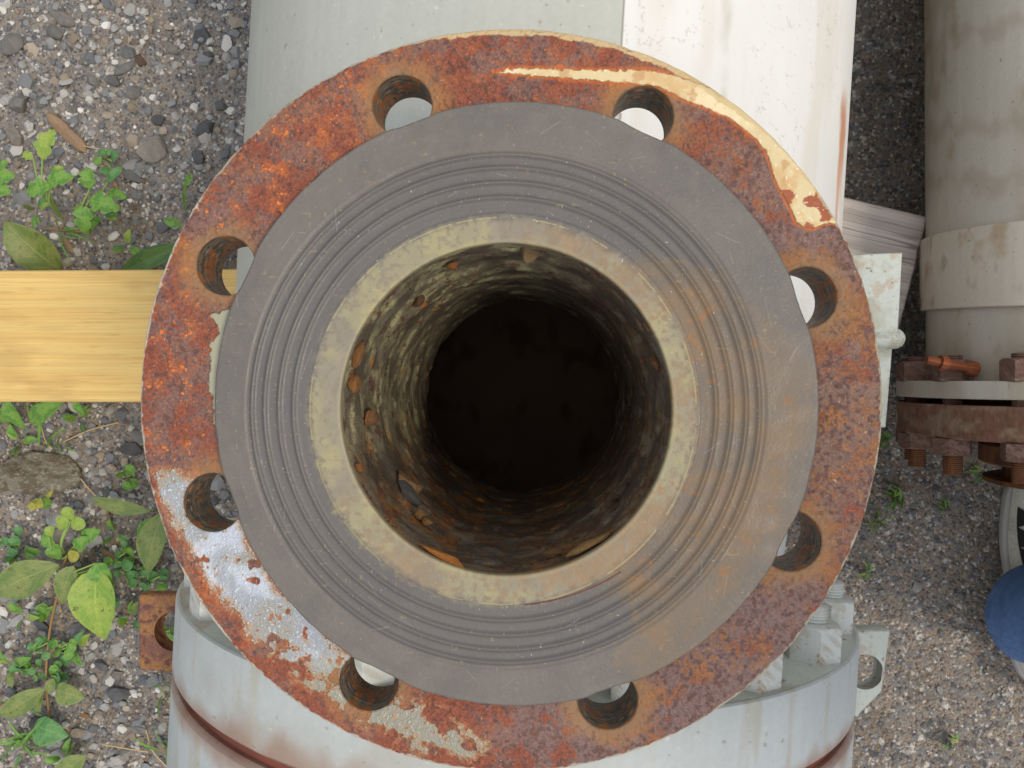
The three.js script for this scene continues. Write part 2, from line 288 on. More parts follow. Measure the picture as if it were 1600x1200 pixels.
// rust on the nozzle flange, laid out in photo pixels on the flange itself
const cream = [[770, 112], [800, 105], [956, 111], [1019, 111], [1069, 125], [1100, 137], [1144, 158], [1200, 200], [1250, 255], [1300, 320], [1325, 362], [1290, 352], [1262, 362], [1237, 352], [1225, 319], [1203, 281], [1192, 241], [1169, 216], [1128, 184], [1081, 166], [1019, 137], [941, 130], [800, 117]];
const greyLow = [[222, 742], [262, 738], [300, 752], [330, 745], [372, 835], [395, 880], [430, 930], [470, 950], [505, 985], [560, 1040], [620, 1092], [690, 1108], [690, 1130], [740, 1146], [765, 1165], [735, 1195], [640, 1180], [540, 1130], [450, 1070], [370, 990], [310, 910], [262, 840]];
const greyIn = [[322, 488], [352, 478], [345, 560], [338, 640], [345, 715], [332, 690], [322, 640], [316, 600], [318, 540], [332, 520]];
const HOLES = []; for (let k = 0; k < 8; k++) { const a = (22.5 + 45 * k) * Math.PI / 180 - YAW; HOLES.push([788 + 494 * Math.cos(a), 628 + 494 * Math.sin(a)]); }
const flangeTex = tex(1240, 1240, (u, v, o) => {
  const X = 178 + u * 1240, Y = 2 + v * 1240, dx = X - 788, dy = Y - 628, r = Math.hypot(dx, dy), an = Math.atan2(-dy, dx) * 180 / Math.PI;   // degrees, up = 90
  if (r > 620 || r < 380) return;
  const n1 = fbm(X / 70, Y / 70, 4, 1), n2 = fbm(X / 20, Y / 20, 4, 2), n3 = fbm(X / 6.5, Y / 6.5, 3, 3), n4 = fbm(X / 34 + 7, Y / 34, 4, 4), f = vn(X / 2.1, Y / 2.1, 6), f2 = vn(X / 4, Y / 4, 7);
  const near = (c, w) => { let d = Math.abs(((an - c + 540) % 360) - 180); return 1 - ss(w * 0.55, w, d); };
  const hot = clamp(near(165, 75) + 0.55 * near(100, 55) ), brown = clamp(near(-2, 62) + 0.6 * near(-40, 40)), purple = clamp(near(-58, 40) + 0.5 * near(12, 40) + 0.35 * near(60, 50) + 0.4 * near(170, 40));
  o[0] = 124; o[1] = 66; o[2] = 46;
  mixc(o, [132, 92, 60], brown * ss(0.3, 0.6, n1 * 0.6 + n2 * 0.4) * 0.95);
  mixc(o, [156, 86, 46], ss(0.44, 0.7, n2 * 0.7 + n1 * 0.3) * (0.22 + 0.7 * hot));
  mixc(o, [146, 100, 52], ss(0.5, 0.66, n4) * (0.25 + 0.4 * brown));
  const pit = ss(0.47 - 0.13 * purple, 0.58 - 0.1 * purple, n4 * 0.55 + n3 * 0.45);
  mixc(o, [108, 84, 80], pit * (0.6 + 0.35 * purple));
  mixc(o, [74, 46, 38], ss(0.56, 0.72, n3) * 0.6);
  mixc(o, [196, 104, 42], ss(0.65, 0.74, n3 * 0.65 + n2 * 0.35) * (0.2 + 0.8 * hot));
  mixc(o, [205, 120, 44], ss(0.9, 0.97, f2) * 0.5 * (0.3 + hot));
  const k = 0.84 + 0.32 * f; o[0] *= k; o[1] *= k; o[2] *= k;
  mixc(o, [196, 188, 184], ss(0.95, 0.99, vn(X / 2.6 + 31, Y / 2.6, 9)) * 0.75);
  o[3] = 0.42 + 0.3 * (n3 - 0.5) + 0.22 * (n2 - 0.5) + 0.2 * (f2 - 0.5) - 0.12 * pit * (0.4 + purple) * f2; o[4] = 0.62 + 0.25 * n3 - 0.12 * pit;
  // bright machined smears beside the bolt holes
  for (const [hx, hy] of HOLES) { const d = Math.hypot(X - hx, Y - hy); if (d < 95) { mixc(o, [150, 108, 62], (1 - ss(50, 92, d + 44 * (n4 - 0.5) + 18 * (n3 - 0.5))) * 0.7); if (d < 56) mixc(o, [120, 96, 70], 0.35); } }
  // flaking remains of paint
  const wx = X + 26 * (n2 - 0.5) + 13 * (n3 - 0.5), wy = Y + 26 * (fbm(X / 20 + 40, Y / 20, 4, 12) - 0.5) + 13 * (fbm(X / 6 + 9, Y / 6, 3, 13) - 0.5);
  const dc = polySD(cream, X + 8 * (n2 - 0.5) + 5 * (n3 - 0.5), Y + 8 * (n3 - 0.5));
  if (dc > -5) { mixc(o, [190, 92, 34], ss(-5, -1, dc) * 0.7); const e = ss(0, 3, dc); mixc(o, [202, 184, 140], e); mixc(o, [192, 150, 94], e * ss(0.5, 0.72, n4) * 0.6); mixc(o, [220, 204, 164], e * ss(0.5, 0.66, n1) * 0.8); mixc(o, [168, 120, 70], e * ss(0.62, 0.72, n2) * 0.5);
    if (Y > 300) mixc(o, [146, 74, 34], e * ss(0.56, 0.62, n2)); o[3] = lerp(o[3], 0.62 + 0.06 * n3, e); o[4] = lerp(o[4], 0.35, e); mixc(o, [240, 232, 214], e * ss(0.88, 0.95, f2) * 0.6); }
  const dg = polySD(greyLow, wx, wy) - 34 * ss(0.62, 0.74, fbm(X / 26, Y / 26, 4, 22)) - (Y > 1020 ? 24 * ss(0.42, 0.62, fbm(X / 15, Y / 15, 4, 23)) : 0);
  if (dg > -9) { mixc(o, [168, 100, 54], ss(-9, -1, dg) * 0.6); const e = ss(-2, 7, dg + 10 * (f - 0.5)), low = ss(1010, 1070, Y + 50 * (n2 - 0.5)); mixc(o, [146, 151, 157], e); mixc(o, [138, 134, 118], e * Math.max(low * 0.9, ss(0.45, 0.7, n4) * 0.6)); mixc(o, [188, 196, 208], e * ss(0.48, 0.64, n1) * 0.7 * (1 - low)); mixc(o, [178, 124, 72], e * (1 - ss(4, 16, dg)) * 0.45);
    mixc(o, [150, 86, 48], e * ss(0.66, 0.74, n3 * 0.7 + n4 * 0.3) * 0.9); const sparkle = ss(0.78, 0.9, f) * (1 - low); mixc(o, [206, 214, 224], e * sparkle * 0.6); o[3] = lerp(o[3], 0.56 + 0.2 * (f - 0.5) + 0.14 * n3, e); o[4] = lerp(o[4], 0.34 - 0.14 * sparkle, e); }
  const di = polySD(greyIn, X + 12 * (n3 - 0.5), Y + 12 * (n2 - 0.5));
  if (di > -3) { const e = ss(-1, 2, di); mixc(o, [150, 148, 124], e); mixc(o, [168, 132, 78], e * ss(620, 700, Y + 60 * (n2 - 0.5))); o[3] = lerp(o[3], 0.62, e); o[4] = lerp(o[4], 0.4, e); }
  // the paint of the rim laps over the outer edge
  const lap = r + 7 * (n2 - 0.5) + 6 * (n3 - 0.5) + near(72, 36) * 7;
  const e = ss(579, 582, lap); mixc(o, near(68, 42) > 0.3 ? [192, 170, 124] : near(200, 70) > 0.5 ? [176, 174, 160] : [166, 160, 138], e * 0.9); if (e > 0.5) o[4] = 0.45;
});
const flangeMat = mat(flangeTex, 0.0022, { roughness: 1 });
const rimMat = mat(tex(1024, 128, (u, v, o) => { const n = fbm(u * 60, v * 3, 4, 4), m = fbm(u * 200, v * 9, 3, 6); o[0] = 168; o[1] = 170; o[2] = 166; mixc(o, [196, 200, 204], ss(0.5, 0.7, n)); mixc(o, [128, 104, 74], ss(0.58, 0.72, m) * 0.7); mixc(o, [140, 84, 46], ss(0.66, 0.78, n * 0.5 + m * 0.5)); o[3] = m; o[4] = 0.5; }, THREE.RepeatWrapping), 0.0006);
const boreMat = mat(tex(512, 256, (u, v, o) => { const n = fbm(u * 12, v * 8, 4, 4), m = fbm(u * 8, v * 40, 4, 9); o[0] = 104; o[1] = 92; o[2] = 76; mixc(o, [64, 56, 50], ss(0.42, 0.62, m)); mixc(o, [152, 88, 38], ss(0.55, 0.7, n) * 0.85); mixc(o, [158, 152, 138], ss(0.6, 0.72, m) * 0.6); o[3] = m * 0.6 + n * 0.4; o[4] = 0.6; }, THREE.MirroredRepeatWrapping), 0.0008);
const HR = 0.0118, BC = 0.1206, FT = 0.026;
{
  const s = new THREE.Shape(); s.absarc(0, 0, RT - 0.0012, 0, Math.PI * 2);
  const inner = new THREE.Path(); inner.absarc(0, 0, 0.072, 0, Math.PI * 2, true); s.holes.push(inner);
  for (let k = 0; k < 8; k++) { const a = (22.5 + 45 * k) * Math.PI / 180, h = new THREE.Path(); h.absarc(BC * Math.cos(a), BC * Math.sin(a), HR + 0.0008, 0, Math.PI * 2, true); s.holes.push(h); }
  let g = new THREE.ExtrudeGeometry(s, { depth: FT - 0.0024, bevelEnabled: true, bevelThickness: 0.0012, bevelSize: 0.0012, bevelOffset: 0, bevelSegments: 3, curveSegments: 200 });
  g.rotateX(Math.PI / 2); g.translate(0, YF - 0.005 - 0.0012, 0);
  const p = g.attributes.position;
  for (let i = 0; i < p.count; i++) { const x = p.getX(i), y = p.getY(i), z = p.getZ(i), r = Math.hypot(x, z); if (r > RT - 0.003) { const a = Math.atan2(z, x), k = 1 + (0.0006 * (fbm(a * 25 + 60, y * 260, 3, 5) - 0.5) + 0.0003 * (vn(a * 130 + 300, y * 500, 8) - 0.5)) / r; p.setXYZ(i, x * k, y, z * k); } }
  g = toCreasedNormals(g, 0.5);
  // sort the triangles: face, rim, bolt hole walls
  const sets = [[], [], []], q = g.attributes.position, cy = Math.cos(YAW), sy = Math.sin(YAW), uv = g.attributes.uv;
  for (let i = 0; i < q.count; i += 3) {
    let rm = 0, ym = 0; for (let k = 0; k < 3; k++) { rm += Math.hypot(q.getX(i + k), q.getZ(i + k)) / 3; ym += q.getY(i + k) / 3; }
    const top = ym > YF - 0.0066, n = g.attributes.normal.getY(i), c = top && n > 0.25 ? 0 : rm > RT - 0.003 ? 1 : Math.abs(n) > 0.9 ? 1 : 2;
    sets[c].push(i);
    for (let k = 0; k < 3; k++) {
      const x = q.getX(i + k), z = q.getZ(i + k), y = q.getY(i + k), wx = x * cy + z * sy, wz = -x * sy + z * cy;
      if (c === 0) uv.setXY(i + k, (788 + wx / PXM - 178) / 1240, (628 + wz / PXM - 2) / 1240);
      else if (c === 1) uv.setXY(i + k, Math.atan2(z, x) / (2 * Math.PI), (y - YF) / 0.03);
      else { let b = 0, bd = 9; for (let j = 0; j < 8; j++) { const a = (22.5 + 45 * j) * Math.PI / 180, d = Math.hypot(x - BC * Math.cos(a), z - BC * Math.sin(a)); if (d < bd) { bd = d; b = a; } } uv.setXY(i + k, Math.atan2(z - BC * Math.sin(b), x - BC * Math.cos(b)) / 3 + b * 0.7, (y - YF) / 0.05); }
    }
  }
  for (let i = 0; i < q.count; i++) { const wx = -0.0026, wz = 0.0015; q.setXYZ(i, q.getX(i) + wx * cy - wz * sy, q.getY(i), q.getZ(i) + wx * sy + wz * cy); }
  const out = new THREE.BufferGeometry();
  for (const at of ['position', 'normal', 'uv']) { const src = g.attributes[at], arr = []; for (const st of sets) for (const i of st) for (let k = 0; k < 3 * src.itemSize; k++) arr.push(src.array[i * src.itemSize + k]); out.setAttribute(at, new THREE.Float32BufferAttribute(arr, src.itemSize)); }
  let at = 0; sets.forEach((st, k) => { out.addGroup(at, st.length * 3, k); at += st.length * 3; });
  const fl = mesh('nozzle_flange', out, [flangeMat, rimMat, boreMat], spool);
  fl.userData.label = 'rusty round flange with eight bolt holes';

  // raised rubber face with concentric ridges
  const scratches = []; for (let i = 0; i < 70; i++) { const a = rr(0, 6.28), r = rr(320, 465), d = a + Math.PI / 2 + rr(-0.9, 0.9); scratches.push([795 + r * Math.cos(a), 635 + r * Math.sin(a), Math.cos(d), Math.sin(d), rr(6, 46), rr(0.5, 1.1), rr(0.2, 1)]); }
  const faceTex = tex(1024, 1024, (u, v, o) => {
    const X = 318 + u * 960, Y = 150 + v * 960, dx = X - 797, dy = Y - 634, r = Math.hypot(dx, dy), an = Math.atan2(dy, dx);
    const rr_ = Math.hypot(X - 783, Y - 643);
    const n1 = fbm(X / 90, Y / 90, 4, 31), n2 = fbm(X / 24, Y / 24, 4, 32), n3 = fbm(X / 7, Y / 7, 3, 33), f = vn(X / 2.2, Y / 2.2, 34), arc = fbm(an * 7, rr_ / 4.5, 3, 35);
    o[0] = 103; o[1] = 97; o[2] = 91;
    mixc(o, [96, 91, 86], ss(0.35, 0.7, n1)); mixc(o, [108, 103, 95], ss(0.5, 0.75, n2) * 0.4);
    const k = 0.98 + 0.04 * arc - 0.06 * (f - 0.5); o[0] *= k; o[1] *= k; o[2] *= k;
    if (rr_ > 300 && rr_ < 402) mixc(o, [84, 82, 81], 0.5);
    // iron-brown water stain over one side
    const st = [[930, 404], [1010, 402], [1080, 412], [1130, 432], [1160, 470], [1200, 500], [1262, 560], [1270, 640], [1262, 720], [1235, 830], [1180, 930], [1100, 1010], [1010, 1060], [960, 1040], [1000, 960], [960, 930], [900, 900], [1010, 800], [1050, 700], [1050, 560], [1000, 470]];
    const wx = X + 50 * (n2 - 0.5) + 30 * (n1 - 0.5), wy = Y + 44 * (fbm(X / 30 + 9, Y / 12, 4, 36) - 0.5), ds = polySD(st, wx, wy);
    const patch = ss(0.3, 0.7, fbm(X / 60, Y / 34, 5, 37));
    mixc(o, [124, 99, 70], ss(-26, 44, ds) * (0.35 + 0.4 * patch)); mixc(o, [146, 110, 70], ss(-2, 3, ds) * (1 - ss(3, 8, ds)) * 0.22 * ss(0.4, 0.6, n2));
    mixc(o, [146, 100, 58], ss(0.62, 0.75, n2 * 0.6 + n3 * 0.4) * ss(10, 40, ds) * 0.6);
    // ochre sealing ring next to the bore
    const ring = 1 - ss(292, 314, rr_ + 16 * (n3 - 0.5) + 10 * (n2 - 0.5));
    if (ring > 0) {
      const c = [146, 139, 108]; mixc(c, [150, 141, 102], ss(0.36, 0.7, n2) * 0.6); mixc(c, [132, 126, 110], ss(0.42, 0.62, n1)); mixc(c, [120, 112, 98], ss(0.55, 0.68, n3) * 0.5); mixc(c, [140, 116, 84], ss(0.35, 0.65, n1 * 0.5 + n3 * 0.5) * clamp(0.15 + 0.8 * ss(-0.2, 0.5, dx / r) + 0.5 * ss(0.2, 0.8, dy / r)));
      mixc(o, c, ring * (0.8 + 0.2 * ss(0.35, 0.65, n2))); o[3] = 0.5 + 0.1 * n3; o[4] = 0.62;
      if (Math.abs(rr_ - 304) < 1.3 && n2 > 0.46) mixc(o, [176, 162, 104], 0.5);
    }
    if (Math.hypot(X - 790, Y - 640) < 268) mixc(o, [164, 152, 108], 0.2);
    mixc(o, [206, 206, 208], ss(0.965, 0.985, vn(X / 2.4 + 7, Y / 2.4, 38)) * (rr_ > 300 && rr_ < 405 ? 0.9 : 0.4));
    mixc(o, [150, 128, 88], ss(0.9, 0.98, vn(X / 8 + 7, Y / 5, 39)) * 0.5);
    o[3] = 0.5 + 0.25 * (n3 - 0.5) + 0.18 * (f - 0.5) + 0.1 * (arc - 0.5); o[4] = 0.36 + 0.26 * n2;
    for (const q of scratches) { const d = Math.abs((X - q[0]) * q[3] - (Y - q[1]) * q[2]), t = (X - q[0]) * q[2] + (Y - q[1]) * q[3]; if (d < q[5] && t > 0 && t < q[4]) { mixc(o, [150, 148, 146], 0.4 * q[6]); o[3] -= 0.12; } }
    // a thin cut in the ring
    const cut = Math.abs(rr_ - 312 - 6 * Math.sin(an * 3)); if (an > 0.98 && an < 1.5 && cut < 1.3) { mixc(o, [92, 46, 22], 0.9); o[3] = 0.1; }
  });
  const prof = []; // [r, height above the top]
  const ridges = [0.0797, 0.0853, 0.0908, 0.0957];
  for (let i = 0; i <= 130; i++) {
    const r = 0.0632 + (0.1134 - 0.0632) * i / 130; let y = 0;
    if (r > 0.0738 && r < 0.0985) { y = -0.0004; for (const c of ridges) y += 0.0011 * Math.exp(-Math.pow((r - c) / 0.0009, 2)); }
    y *= ss(0.0736, 0.0744, r) * ss(0.0992, 0.0975, r); prof.push([r, y]);
  }
  prof.unshift([0.0626, -0.003], [0.0626, -0.0009], [0.0628, -0.0003]); prof.push([0.1139, -0.0003], [0.1142, -0.0012], [0.1142, -0.0046]);
  const gF = grid(360, prof.length - 1, (u, v) => {
    const [r0, y0] = prof[Math.round(v * (prof.length - 1))], a = u * 2 * Math.PI; let r = r0, y = y0;
    const k = ss(0.063, 0.078, r0) * ss(0.1125, 0.098, r0), ko = ss(0.1, 0.112, r0);
    if (ko > 0) { const hA = ((a * 180 / Math.PI - 22.5 + 720) % 45); const dd = Math.min(hA, 45 - hA); const nt = 1 - ss(1.5, 6.2, dd); r -= ko * nt * 0.0008; y -= ko * nt * 0.0005 * ss(0.106, 0.112, r0); r += ko * 0.0004 * (fbm(a * 30, 2, 3, 8) - 0.5); }
    y += 0.00012 * (fbm(Math.cos(a) * r * 300 + 50, Math.sin(a) * r * 300 + 50, 3, 3) - 0.5);
    const x = r * Math.cos(a) - 0.0019 - 0.001 * k + 0.0026 * ko, z = r * Math.sin(a) + 0.0044 - 0.002 * ko, wx = x * cy + z * sy, wz = -x * sy + z * cy;
    return [x, YF + y, z, (798 + wx / PXM * 1.017 - 318) / 960, (622 + wz / PXM * 1.017 - 150) / 960];
  });
  const rf = mesh('raised_face', gF, mat(faceTex, 0.0003), fl); rf.userData.label = 'dark grey rubber sealing face with concentric ridges and an ochre inner ring';

  // scaled lining of the bore: u = angle, v = depth
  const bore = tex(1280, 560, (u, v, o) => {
    const a = u * Math.PI * 2, X = u * 26, D = v * 0.165, Y = D * 66;      // X, Y in about 1.5 cm cells
    const n1 = fbm(X * 1.0, Y * 1.6, 4, 51), n2 = fbm(X * 2.4, Y * 2.1, 5, 52), n3 = fbm(X * 9, Y * 8, 4, 53), f = vn(X * 40, Y * 40, 54), lay = fbm(X * 1.0, Y * 1.1, 5, 55);
    const c = Math.cos(a), s = Math.sin(a);                               // s > 0: towards the bottom of the photograph
    o[0] = 112; o[1] = 103; o[2] = 86;
    const olive = clamp(ss(-0.1, 0.9, -c * 0.75 - s * 0.6) + 0.15), rusty = clamp(ss(0.1, 0.85, s * 0.95 - c * 0.1)), dull = ss(0.0, 0.8, c);
    mixc(o, [150, 144, 106], ss(0.5 - 0.2 * olive, 0.74 - 0.2 * olive, n2 * 0.5 + lay * 0.5) * (0.3 + 0.7 * olive));
    mixc(o, [118, 84, 46], ss(0.36, 0.6, n1 * 0.5 + n2 * 0.5) * rusty); mixc(o, [158, 90, 34], ss(0.52, 0.7, n3 * 0.5 + n2 * 0.5) * rusty * 0.9);
    mixc(o, [96, 72, 46], dull * ss(0.35, 0.6, n2) * 0.9); mixc(o, [92, 86, 80], dull * ss(0.55, 0.72, n3) * 0.4);
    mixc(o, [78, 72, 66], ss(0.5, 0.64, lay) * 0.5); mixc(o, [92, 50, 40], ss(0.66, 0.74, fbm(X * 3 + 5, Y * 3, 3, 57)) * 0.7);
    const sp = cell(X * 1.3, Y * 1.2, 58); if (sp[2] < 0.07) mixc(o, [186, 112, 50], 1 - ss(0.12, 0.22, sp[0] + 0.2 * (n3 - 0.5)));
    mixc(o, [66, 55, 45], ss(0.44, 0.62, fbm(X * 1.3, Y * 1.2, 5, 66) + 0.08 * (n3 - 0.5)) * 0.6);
    const cr = Math.abs(fbm(X * 1.6, Y * 1.5, 4, 59) - 0.5); if (cr < 0.006 && n2 > 0.5) mixc(o, [34, 28, 24], 0.9);
    const k = 0.82 + 0.36 * f; o[0] *= k; o[1] *= k; o[2] *= k;
    o[3] = 0.2 + 0.3 * lay + 0.3 * n2 + 0.2 * n3 - (cr < 0.012 && n2 > 0.5 ? 0.3 : 0); o[4] = 0.55 + 0.35 * n3;
  }, THREE.RepeatWrapping);
  const gB = grid(400, 170, (u, v) => {
    const a = u * 2 * Math.PI, D = 0.0024 + v * 0.225, X = u * 26, Y = D * 66, uu = u > 0.97 ? (u - 0.97) / 0.03 : 0;
    const relief = (U) => { const lay = fbm(U * 1.0, Y * 1.1, 5, 55), n2 = fbm(U * 2.4, Y * 2.1, 5, 52), n3 = fbm(U * 9, Y * 8, 3, 53); return 0.0022 * (lay - 0.5) + 0.0005 * (n2 - 0.5) + 0.0003 * (n3 - 0.5) + 0.0007 * (ss(0.51, 0.53, lay) - 0.5); };
    const rel = lerp(relief(X), relief(X - 26), uu);
    const r = 0.0640 - rel * ss(0.0, 0.05, v) - 0.0011 * ss(0, 0.02, v) - 0.002 * Math.exp(-Math.pow((D - 0.06) / 0.008, 2));
    return [r * Math.cos(a) - 0.0019, YF - D, r * Math.sin(a) + 0.0044, u, D / 0.165];
  });
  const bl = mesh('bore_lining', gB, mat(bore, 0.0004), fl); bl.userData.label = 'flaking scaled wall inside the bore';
  // lumps of scale standing on the wall, as sub-parts
  const flakeMat = (c) => new THREE.MeshStandardMaterial({ color: new THREE.Color().setRGB(...c), roughness: 0.85, map: stoneTex.map, bumpMap: stoneTex.bumpMap, bumpScale: 0.0008 });
  const flake = (ang, D, sx, sy_, sz, c, seed, roll = 0) => {
    const g = pebble(seed, 3, 0.06), q = g.attributes.position, uv2 = []; for (let k = 0; k < q.count; k++) uv2.push(q.getX(k) * 0.4 + 0.5, q.getY(k) * 0.4 + q.getZ(k) * 0.3 + 0.5);
    g.setAttribute('uv', new THREE.Float32BufferAttribute(uv2, 2)); g.scale(sx, sy_, sz); g.rotateX(roll);
    const o = mesh('scale_flake', g, flakeMat(c), fl); const r = 0.0612; o.position.set(r * Math.cos(ang) - 0.0019, YF - D, r * Math.sin(ang) + 0.0044); o.rotation.y = -ang; return o;
  };
  flake(2.42, 0.062, 0.006, 0.012, 0.0105, [0.34, 0.2, 0.085], 21, 0.4); flake(2.38, 0.053, 0.004, 0.008, 0.0095, [0.10, 0.095, 0.09], 22, 0.2);
  flake(-1.49, 0.018, 0.0055, 0.006, 0.0055, [0.24, 0.16, 0.08], 23); flake(3.24, 0.013, 0.0024, 0.007, 0.0042, [0.42, 0.19, 0.05], 24);
  flake(2.98, 0.045, 0.003, 0.006, 0.0045, [0.34, 0.16, 0.06], 25); flake(2.2, 0.043, 0.0022, 0.003, 0.004, [0.36, 0.18, 0.06], 26); flake(2.13, 0.040, 0.002, 0.0026, 0.003, [0.36, 0.18, 0.06], 27);
  flake(-2.85, 0.008, 0.0022, 0.004, 0.006, [0.40, 0.18, 0.05], 28); flake(-2.0, 0.022, 0.002, 0.003, 0.003, [0.42, 0.16, 0.04], 29); flake(-2.35, 0.05, 0.002, 0.005, 0.004, [0.22, 0.11, 0.05], 30);
  flake(0.62, 0.05, 0.003, 0.006, 0.006, [0.13, 0.08, 0.05], 31); flake(-0.35, 0.02, 0.002, 0.007, 0.004, [0.26, 0.12, 0.04], 32); flake(1.95, 0.004, 0.0018, 0.0028, 0.012, [0.62, 0.22, 0.03], 33); flake(0.98, 0.006, 0.002, 0.003, 0.011, [0.34, 0.19, 0.06], 34);
  flake(1.2, 0.02, 0.002, 0.003, 0.006, [0.24, 0.12, 0.04], 35); flake(2.7, 0.006, 0.0015, 0.003, 0.003, [0.5, 0.2, 0.04], 36);
}

// the end flanges, nuts and lugs
const Z1 = 0.158, T1 = 0.05, GAP = 0.006;
const endPaint = mat(paintTex(1280, 300, [184, 190, 190], [168, 173, 168], { s: 131, zc: 0.24, span: 0.26, extra: (a, z, o, x, n1, n2, f) => {
  const seam = Z1 + T1, d = Math.abs(z - seam - GAP / 2);
  const reach = 0.008 + 0.03 * Math.pow(fbm(a / 9, 2, 4, 140), 1.6);
  mixc(o, [138, 98, 78], (1 - ss(0.1, 1, d / reach + 0.9 * (n2 - 0.5))) * 0.6); mixc(o, [104, 56, 44], (1 - ss(0, 0.006, d + 0.004 * (n2 - 0.5))) * 0.9);
  const run = fbm(a / 3.2, z * 12, 4, 150); mixc(o, [160, 146, 116], ss(0.62, 0.78, run) * 0.3); mixc(o, [150, 126, 100], ss(0.56, 0.75, n1) * 0.3);
  
  o[4] = 0.4 + 0.2 * n2;
} }), 0.0008);
const facePaint = mat(tex(640, 640, (u, v, o) => { const x = u * 0.6, y = v * 0.6; const n1 = fbm(x * 14, y * 14, 4, 3), n2 = fbm(x * 70, y * 70, 4, 4), f = vn(x * 700, y * 700, 5); o[0] = 176; o[1] = 182; o[2] = 174; mixc(o, [156, 158, 144], ss(0.4, 0.65, n1)); mixc(o, [160, 128, 104], ss(0.6, 0.74, fbm(x * 30, y * 30, 4, 9)) * 0.4); mixc(o, [96, 80, 66], ss(0.74, 0.8, n2) * 0.6); mixc(o, [196, 184, 130], ss(0.93, 0.97, vn(x * 160, y * 160, 7)) * 0.8); const k = 0.96 + 0.08 * f; o[0] *= k; o[1] *= k; o[2] *= k; o[3] = n2; o[4] = 0.5; }, THREE.MirroredRepeatWrapping), 0.0006);
function ringFace(r0, r1, z, n = 120) { return grid(n, 6, (u, v) => { const a = u * 2 * Math.PI, r = lerp(r1, r0, v); return [r * Math.cos(a), r * Math.sin(a), z, r * Math.cos(a) / 0.6 + 0.5, r * Math.sin(a) / 0.6 + 0.5]; }); }
{
  const g1 = revolve([[Z1, 0.201], [Z1, RF - 0.002], [Z1 + 0.0007, RF - 0.0006], [Z1 + 0.002, RF], [Z1 + 0.02, RF], [Z1 + T1 - 0.003, RF], [Z1 + T1, RF - 0.003], [Z1 + T1, 0.18]], 220, 0.5, 0.24, 0.26);
  mesh('end_flange', g1, endPaint, spool).position.y = AX;
  const f1 = mesh('flange_face', ringFace(0.202, RF - 0.0024, Z1 - 0.0006), facePaint, spool); f1.position.y = AX;
  const gm = mat(tex(256, 64, (u, v, o) => { const n = fbm(u * 60, v * 8, 4, 3); o[0] = 96 + 40 * n; o[1] = 52 + 22 * n; o[2] = 42 + 14 * n; o[3] = n; }, THREE.RepeatWrapping), 0.001);
  mesh('gasket', revolve([[Z1 + T1 - 0.001, 0.2], [Z1 + T1 - 0.001, RF - 0.0055], [Z1 + T1 + GAP + 0.001, RF - 0.0055], [Z1 + T1 + GAP + 0.001, 0.2]], 180), gm, spool).position.y = AX;
  const z2 = Z1 + T1 + GAP;
  const mf = mesh('mating_flange', revolve([[z2, 0.18], [z2, RF - 0.003], [z2 + 0.003, RF], [z2 + 0.05, RF], [z2 + 0.09, RF], [z2 + 0.092, RF - 0.002], [z2 + 0.092, 0.23], [z2 + 0.3, 0.2285], [z2 + 0.3, 0.001]], 220, 0.5, 0.24, 0.26), endPaint, spool); mf.position.y = AX;
}
// nut and stud, shared; axis along -z, seat at z = 0
function hexNut(af, h) {
  const s = new THREE.Shape(), rc = af / Math.sqrt(3); for (let k = 0; k < 6; k++) s[k ? 'lineTo' : 'moveTo'](rc * Math.cos(k * Math.PI / 3), rc * Math.sin(k * Math.PI / 3));
  const a = new Brush(new THREE.ExtrudeGeometry(s, { depth: h, bevelEnabled: true, bevelThickness: 0.0004, bevelSize: 0.0004, bevelOffset: -0.0004, bevelSegments: 2 }).rotateY(Math.PI).translate(0, 0, -0.0003));
  const b = new Brush(new THREE.LatheGeometry([[0, -0.002], [rc * 1.01, -0.002], [rc * 1.01, h - rc * 0.16], [af / 2 * 0.96, h - 0.0001], [0, h - 0.0001]].map(([x, y]) => new THREE.Vector2(x, y)), 48).rotateX(-Math.PI / 2));
  a.updateMatrixWorld(); b.updateMatrixWorld();
  const ev = new Evaluator(); ev.useGroups = false; ev.attributes = ['position', 'normal', 'uv'];
  const g = ev.evaluate(a, b, INTERSECTION).geometry, p = g.attributes.position, uv = g.attributes.uv;
  for (let i = 0; i < p.count; i++) uv.setXY(i, p.getX(i) / 0.06 + p.getZ(i) / 0.05 + 0.5, p.getY(i) / 0.06 + p.getZ(i) / 0.08 + 0.5);
  return g;
}
function studGeo(r, z0, z1) {   // thread rings from z0 to z1 (towards -z)
  const pr = [[z0, r]], n = Math.round((z1 - z0) / 0.001); for (let i = 1; i < n; i++) pr.push([z0 + (z1 - z0) * i / n, r - (i % 2 ? 0.0008 : 0)]); pr.push([z1 - 0.0006, r - 0.0004], [z1, r - 0.0018], [z1, 0.0001]);
  return revolve(pr.map(([z, q]) => [-z, q]), 28, 0.7);
}
const nutPaint = mat(tex(512, 512, (u, v, o) => { const n = fbm(u * 7, v * 7, 4, 3), m = fbm(u * 24, v * 24, 4, 4), f = vn(u * 200, v * 200, 5); o[0] = 188; o[1] = 192; o[2] = 188; mixc(o, [168, 166, 152], ss(0.45, 0.68, n) * 0.7); mixc(o, [150, 112, 84], ss(0.68, 0.78, m) * 0.5); const k = 0.96 + 0.08 * f; o[0] *= k; o[1] *= k; o[2] *= k; o[3] = m * 0.5 + f * 0.5; o[4] = 0.42; }, THREE.MirroredRepeatWrapping), 0.0002);
